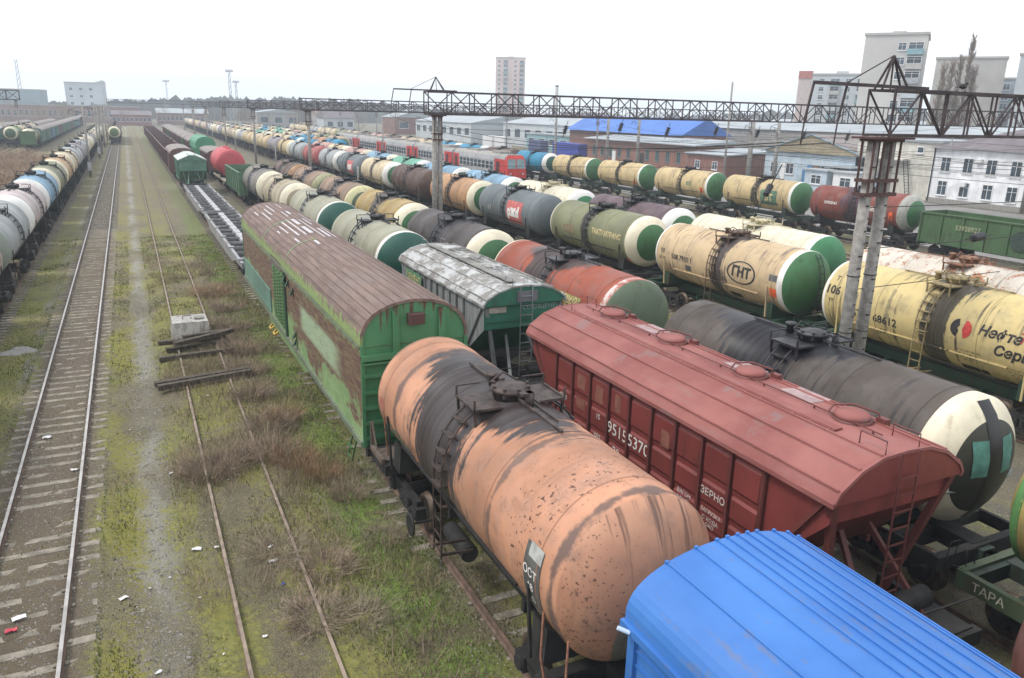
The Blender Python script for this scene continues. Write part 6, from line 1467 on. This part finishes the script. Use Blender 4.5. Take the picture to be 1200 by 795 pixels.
# apartment blocks
def block_(x, y, rz, sx, sy, h, wall, label, floors, cols, facecols, group=None, name='apartment_building', blind=False, crown=True, ystart=0, side=0):
    r = building(name, (x, y, 0), label, 'building', group); r.rotation_euler.z = rz
    wl = wallbox(r, 0, sx, 0, sy, -1, h, wall)
    b = MB(); b.box(-.25, sx+.25, -.25, sy+.25, h, h+.5); b.build('roof', BEIGE2, r)
    if crown: wallbox(r, sx*.4, sx*.62, sy*.5, sy*.8, h+.5, h+1.6, wall, 'lift_house')
    fh = (h-1.5)/floors
    if not blind:
        for f in range(floors):
            for c, u in enumerate(facecols):
                z = 1.4+f*fh
                if c % 2 and name == 'apartment_building':
                    b = MB(); b.box(u-1.6, u+1.6, -1.1, -.003, z-1.0, z+.15); b.build('balcony', [PANELG, simple('balcony_teal', (.2, .33, .36), .8, .2), BEIGE2, simple('balcony_grey', (.3, .3, .32), .8, .2)][(f*3+c) % 4], wl)
                    window(wl, 'Y', (u, 0, z+.2), 2.8, 1.3, d=.9 if (f+c) % 3 else .1)
                else: window(wl, 'Y', (u, 0, z), 1.5, 1.45)
            for u in ([sy*(j+.5)/side for j in range(side)]): window(wl, 'X', (0, u, 1.4+f*fh), 1.5, 1.4)
    return r
FY = YAW+.15
block_(148.8, 130.5, -.93, 12.4, 16, 28.4, BEIGE, 'tall beige nine storey apartment block above the gantry truss', 9, 0, (7.6, 10.3))
block_(191, 144, -.97, 15.8, 14, 26.2, BEIGE2, 'blank beige wall of an apartment block behind the poplars', 9, 0, (), blind=True, crown=False)
block_(214, 141.5, -1.0, 9, 20, 22, simple('blue_grey_block', (.33, .37, .42), .9, .15), 'narrow blue grey apartment block between the blank wall and the white one', 8, 0, (2, 6.0), crown=False)
block_(184.8, 118.2, -1.05, 16, 14, 25.5, PANELG, 'whitish block with rounded roof edge at the right border', 8, 0, (), blind=True, crown=False)
block_(214, 207.6, -.86, 18, 14, 25.2, PANELG, 'lower grey apartment block with a red corner left of the tall one', 9, 0, (3.2, 7.4, 11.6, 15.8), crown=True)
bb = [o for o in bpy.data.objects if o.get('label', '').startswith('lower grey apartment')][0]; wallbox(bb, -4.5, -.01, .5, 12, -1, 24, simple('pale_pink_panel', (.5, .42, .4), .9, .1), 'corner_wing'); wallbox(bb, -4.6, 0, .3, 2, 24, 26.5, simple('brick_red_cap', (.4, .14, .12), .8, .2), 'red_cap')
block_(242, 531.5, -YAW, 21, 18, 48, simple('pink_grey_panel', (.60, .46, .42), .9, .1, .1), 'sixteen storey pinkish tower block standing alone in the distance', 15, 0, (2.5, 7, 14, 18.5))
block_(-29, 520, -.1, 19, 16, 21, PANELG, 'pale office block with dark window bands at the upper left', 5, 0, (3, 8, 13), name='office_building', crown=False, side=0)
b0 = [o for o in bpy.data.objects if o.get('label', '').startswith('pale office block')][0]; b = MB(); b.add([(15, .5, 21.5), (19, .5, 21.5), (19, .5, 22.8), (15, 15, 21.5), (19, 15, 21.5), (19, 15, 22.8)], [(0, 1, 2), (3, 5, 4), (0, 2, 5, 3), (1, 4, 5, 2), (0, 3, 4, 1)]); b.build('slanted_roof', PANELG, b0)
block_(-62, 528, -.1, 20, 22, 16.5, simple('blue_grey_wall', (.27, .33, .36), .9, .1, .1), 'windowless blue grey block at the far upper left', 4, 0, (), blind=True, crown=False)
shed(-62, 500, 70, 22, 8.5, 8.5, simple('faded_red_brick', (.24, .15, .14), .9, .15, .2), GREYR, 'long reddish brick shed behind the far left wagons', 'X', wins=26, face='Y')
shed(16, 480, 26, 20, 6, 8.5, simple('faded_red_brick', (.24, .15, .14), .9, .15, .2), GREYR, 'reddish shed closing the view above the middle track', 'X', wins=12, face='Y')
shed(-6, 450, 18, 16, 5, 7, simple('dull_red_wall', (.27, .12, .11), .9, .15, .2), SLATE, 'dull red low shed at the end of the empty track', 'X', wins=9, face='Y')
q = random.Random(12)
spots = [(60, 420), (85, 380), (110, 350), (100, 450), (140, 410), (170, 380), (150, 470), (200, 430), (235, 380), (190, 330), (160, 300), (225, 320), (262, 300), (205, 270), (250, 250), (120, 560), (300, 470), (330, 390), (290, 220), (320, 260), (170, 240)]
for k, (x, y) in enumerate(spots):
    m = [GREYW, PANELG, BRICKD, CREAMW, BEIGE2][k % 5]; rf = [GREYR, SLATE, GREYR, simple('rusty_roof', (.25, .14, .1), .9, .2, .3)][k % 4]
    shed(x, y, q.uniform(14, 28), q.uniform(12, 26), q.uniform(5, 9), q.uniform(9, 12), m, rf, f'{["grey", "pale", "brick", "cream", "beige"][k % 5]} town house with {["grey", "dark", "light grey", "rusty"][k % 4]} roof, {ORD[k]} of the hazy far ones', 'X' if k % 2 else 'Y', 'town_building', 3, 'Y')
# lighting masts, chimney, radio mast
def lattice(x, y, h, label, w=.8, head=True, cat='floodlight mast', m=None):
    r = empty('floodlight_mast' if head else 'radio_mast', (x, y, 0), label, cat); b = MB(); n = int(h/3)
    for s in ((-1, -1), (1, -1), (1, 1), (-1, 1)): b.bar((s[0]*w, s[1]*w, 0), (s[0]*w*.5, s[1]*w*.5, h), .16)
    for k in range(n):
        z0, z1 = k*h/n, (k+1)*h/n; f = lambda z: w*(1-.5*z/h)
        for s in (-1, 1): b.bar((-f(z0), s*f(z0), z0), (f(z1), s*f(z1), z1), .1); b.bar((s*f(z0), f(z0), z0), (s*f(z1), -f(z1), z1), .1)
    b.build('lattice', m or simple('pale_lattice', (.33, .35, .38), .7, .1), r)
    if head:
        b = MB(); b.box(-1.8, 1.8, -1.2, 1.2, h, h+.25); b.box(-1.8, 1.8, -1.3, -1.2, h+1.0, h+1.12)
        for xx in (-1.7, 0, 1.7): b.bar((xx, -1.2, h), (xx, -1.2, h+1.1), .12)
        b.build('lamp_platform', simple('pale_lattice', (.33, .35, .38), .7, .1), r)
        for k in range(4): b = MB(); b.box(-1.6+k*.9, -1.1+k*.9, -1.5, -1.2, h+.3, h+.8); b.build('floodlight', DARK, r)
lattice(50.8, 445, 27.4, 'tallest pale floodlight mast left of the picture middle'); lattice(60, 497, 23.6, 'shorter floodlight mast right of the tallest one'); lattice(25, 549, 24, 'slim floodlight mast standing alone at the left', .5)
lattice(-52, 535, 33, 'tall radio mast above the blue grey block at far left', 1.0, False, 'radio mast')
r = empty('chimney', (203, 369, 0), 'thin grey chimney right of the pinkish tower block', 'chimney'); b = MB(); b.lathe([(0, 1.1), (24.5, .75)], (0, 0, 0), 'Z', 14); b.build('stack', BEIGE2, r); b = MB(); b.lathe([(23.9, .85), (24.6, .85)], (0, 0, 0), 'Z', 14); b.build('rim', DARK, r)

# ================================================================== trees
BARK = simple('bark', (.13, .105, .085), .95, .3, 3); TWG = simple('bare_crown', (.26, .20, .155), .95, .3, 1.5)
def bare_tree(x, y, h, w, label, seed, poplar=False, n=900, group='leafless trees'):
    q = random.Random(seed); r = empty('bare_tree', (x, y, -.2), label, 'tree', group)
    b = MB(); b.tube([(0, 0, 0), (q.uniform(-.2, .2), 0, h*.4), (q.uniform(-.4, .4), 0, h*.8)], h*.016, 6, r2=h*.004); b.build('trunk', BARK, r)
    V = []; Fc = []
    def strip(p, d, L, wd):
        sd = Vector((q.uniform(-1, 1), q.uniform(-1, 1), q.uniform(-.2, .2))).normalized()*wd; o = len(V); e = p+d*L
        V.extend([p-sd, p+sd, e+sd*.4, e-sd*.4]); Fc.append((o, o+1, o+2, o+3)); return e
    for i in range(n//10):
        t = q.uniform(.12, .95); a = q.uniform(0, 2*PI); up = 2.6 if poplar else .9
        d = Vector((math.cos(a), math.sin(a), up*q.uniform(.7, 1.3))).normalized(); L = (w*(1-t*.6))*q.uniform(.6, 1.2)*(1.8 if poplar else 1)
        p = Vector((0, 0, h*t*.85)); e = strip(p, d, L, h*.003)
        for j in range(9):
            s = p.lerp(e, q.uniform(.3, 1)); d2 = (d+Vector((q.uniform(-1, 1), q.uniform(-1, 1), q.uniform(-.3, .9)))*.7).normalized(); e2 = strip(s, d2, L*q.uniform(.25, .55), h*.0016)
            for _ in range(3): strip(s.lerp(e2, q.uniform(.3, 1)), (d2+Vector((q.uniform(-1, 1), q.uniform(-1, 1), q.uniform(-.4, .8)))*.8).normalized(), L*q.uniform(.12, .3), h*.001)
    me = bpy.data.meshes.new('crown'); me.from_pydata([tuple(v) for v in V], [], Fc); me.materials.append(TWG); link('crown', me, r)
for k, (x, y, h) in enumerate(((155.6, 115.2, 26.5), (157.1, 114.4, 27.5), (158.6, 113.7, 28.5), (160.2, 112.9, 33.5), (161.4, 112.3, 25.5))):
    bare_tree(x, y, h, 1.7, f'bare poplar before the blank beige wall, {["left edge", "left middle", "second left", "tallest", "right edge"][k]} one of the clump', k, True, 1500, 'poplars before the blank wall')
q = random.Random(5)
for k in range(34):
    x = q.uniform(40, 330); y = 330+q.uniform(0, 120)-x*.35+(0 if x < 230 else 40)
    bare_tree(x, y, q.uniform(9, 15), q.uniform(4, 6), f'hazy bare tree among the far town houses, {ORD[k]} of them', 40+k, False, 420, 'hazy bare trees in the distance')
for k in range(26):
    bare_tree(q.uniform(-75, 62), q.uniform(385, 495), q.uniform(7, 12), q.uniform(4, 6), f'hazy bare tree at the far end of the left sidings, {ORD[k]} of its group', 140+k, False, 420, 'hazy bare trees behind the left sidings')
# far wooded horizon
def far_wood():
    q = random.Random(9); V = []; Fc = []
    for i in range(5200):
        a = q.uniform(-.5, 1.45); R = q.uniform(640, 1050); x, y = R*math.sin(a), R*math.cos(a); s = q.uniform(4, 11); h = q.uniform(6, 15)*(1+.4*math.sin(a*9)); o = len(V)
        t = q.uniform(0, PI); c, s_ = math.cos(t)*s, math.sin(t)*s
        V += [(x-c, y-s_, -1), (x+c, y+s_, -1), (x+c*.8, y+s_*.8, h*.7), (x+c*.1, y, h), (x-c*.8, y-s_*.8, h*.75)]; Fc.append((o, o+1, o+2, o+3, o+4))
    me = bpy.data.meshes.new('far_wood'); me.from_pydata(V, [], Fc); me.materials.append(simple('far_wood_mat', (.10, .10, .09), .95, .3, .05, world=True)); tag(link('far_wood', me), kind='stuff')
far_wood()
# bird on the truss
b = MB(); b.lathe([(-.2, .01), (-.1, .09), (.05, .11), (.16, .07), (.2, .03)], (0, 0, 0), 'X', 10); b.lathe([(-.02, .04), (.04, .06), (.1, .05), (.14, .01)], (.16, 0, .1), 'X', 8); b.bar((-.2, 0, 0), (-.38, 0, -.06), .06, .02); b.bar((0, .03, -.08), (0, .03, -.17), .015)
o = b.build('bird', BLACKM); o.location = (25.1, 17.8, 11.36); o.scale = (.85, .85, .85); tag(o, 'black bird perched on the top chord of the nearest truss', 'bird')
# ================================================================== haze
hz = NT('haze_air'); nt = hz.m.node_tree; nt.nodes.remove(hz.b)
pv = nt.nodes.new('ShaderNodeVolumePrincipled'); pv.inputs['Color'].default_value = (.80, .90, 1, 1); pv.inputs['Density'].default_value = .0006; pv.inputs['Anisotropy'].default_value = .0
nt.links.new(pv.outputs[0], [n for n in nt.nodes if n.type == 'OUTPUT_MATERIAL'][0].inputs['Volume'])
b = MB(); b.box(-1510, 1510, -80, 1510, -1.6, 52); tag(b.build('haze', hz.m), kind='stuff')
print('N', len(bpy.data.objects))
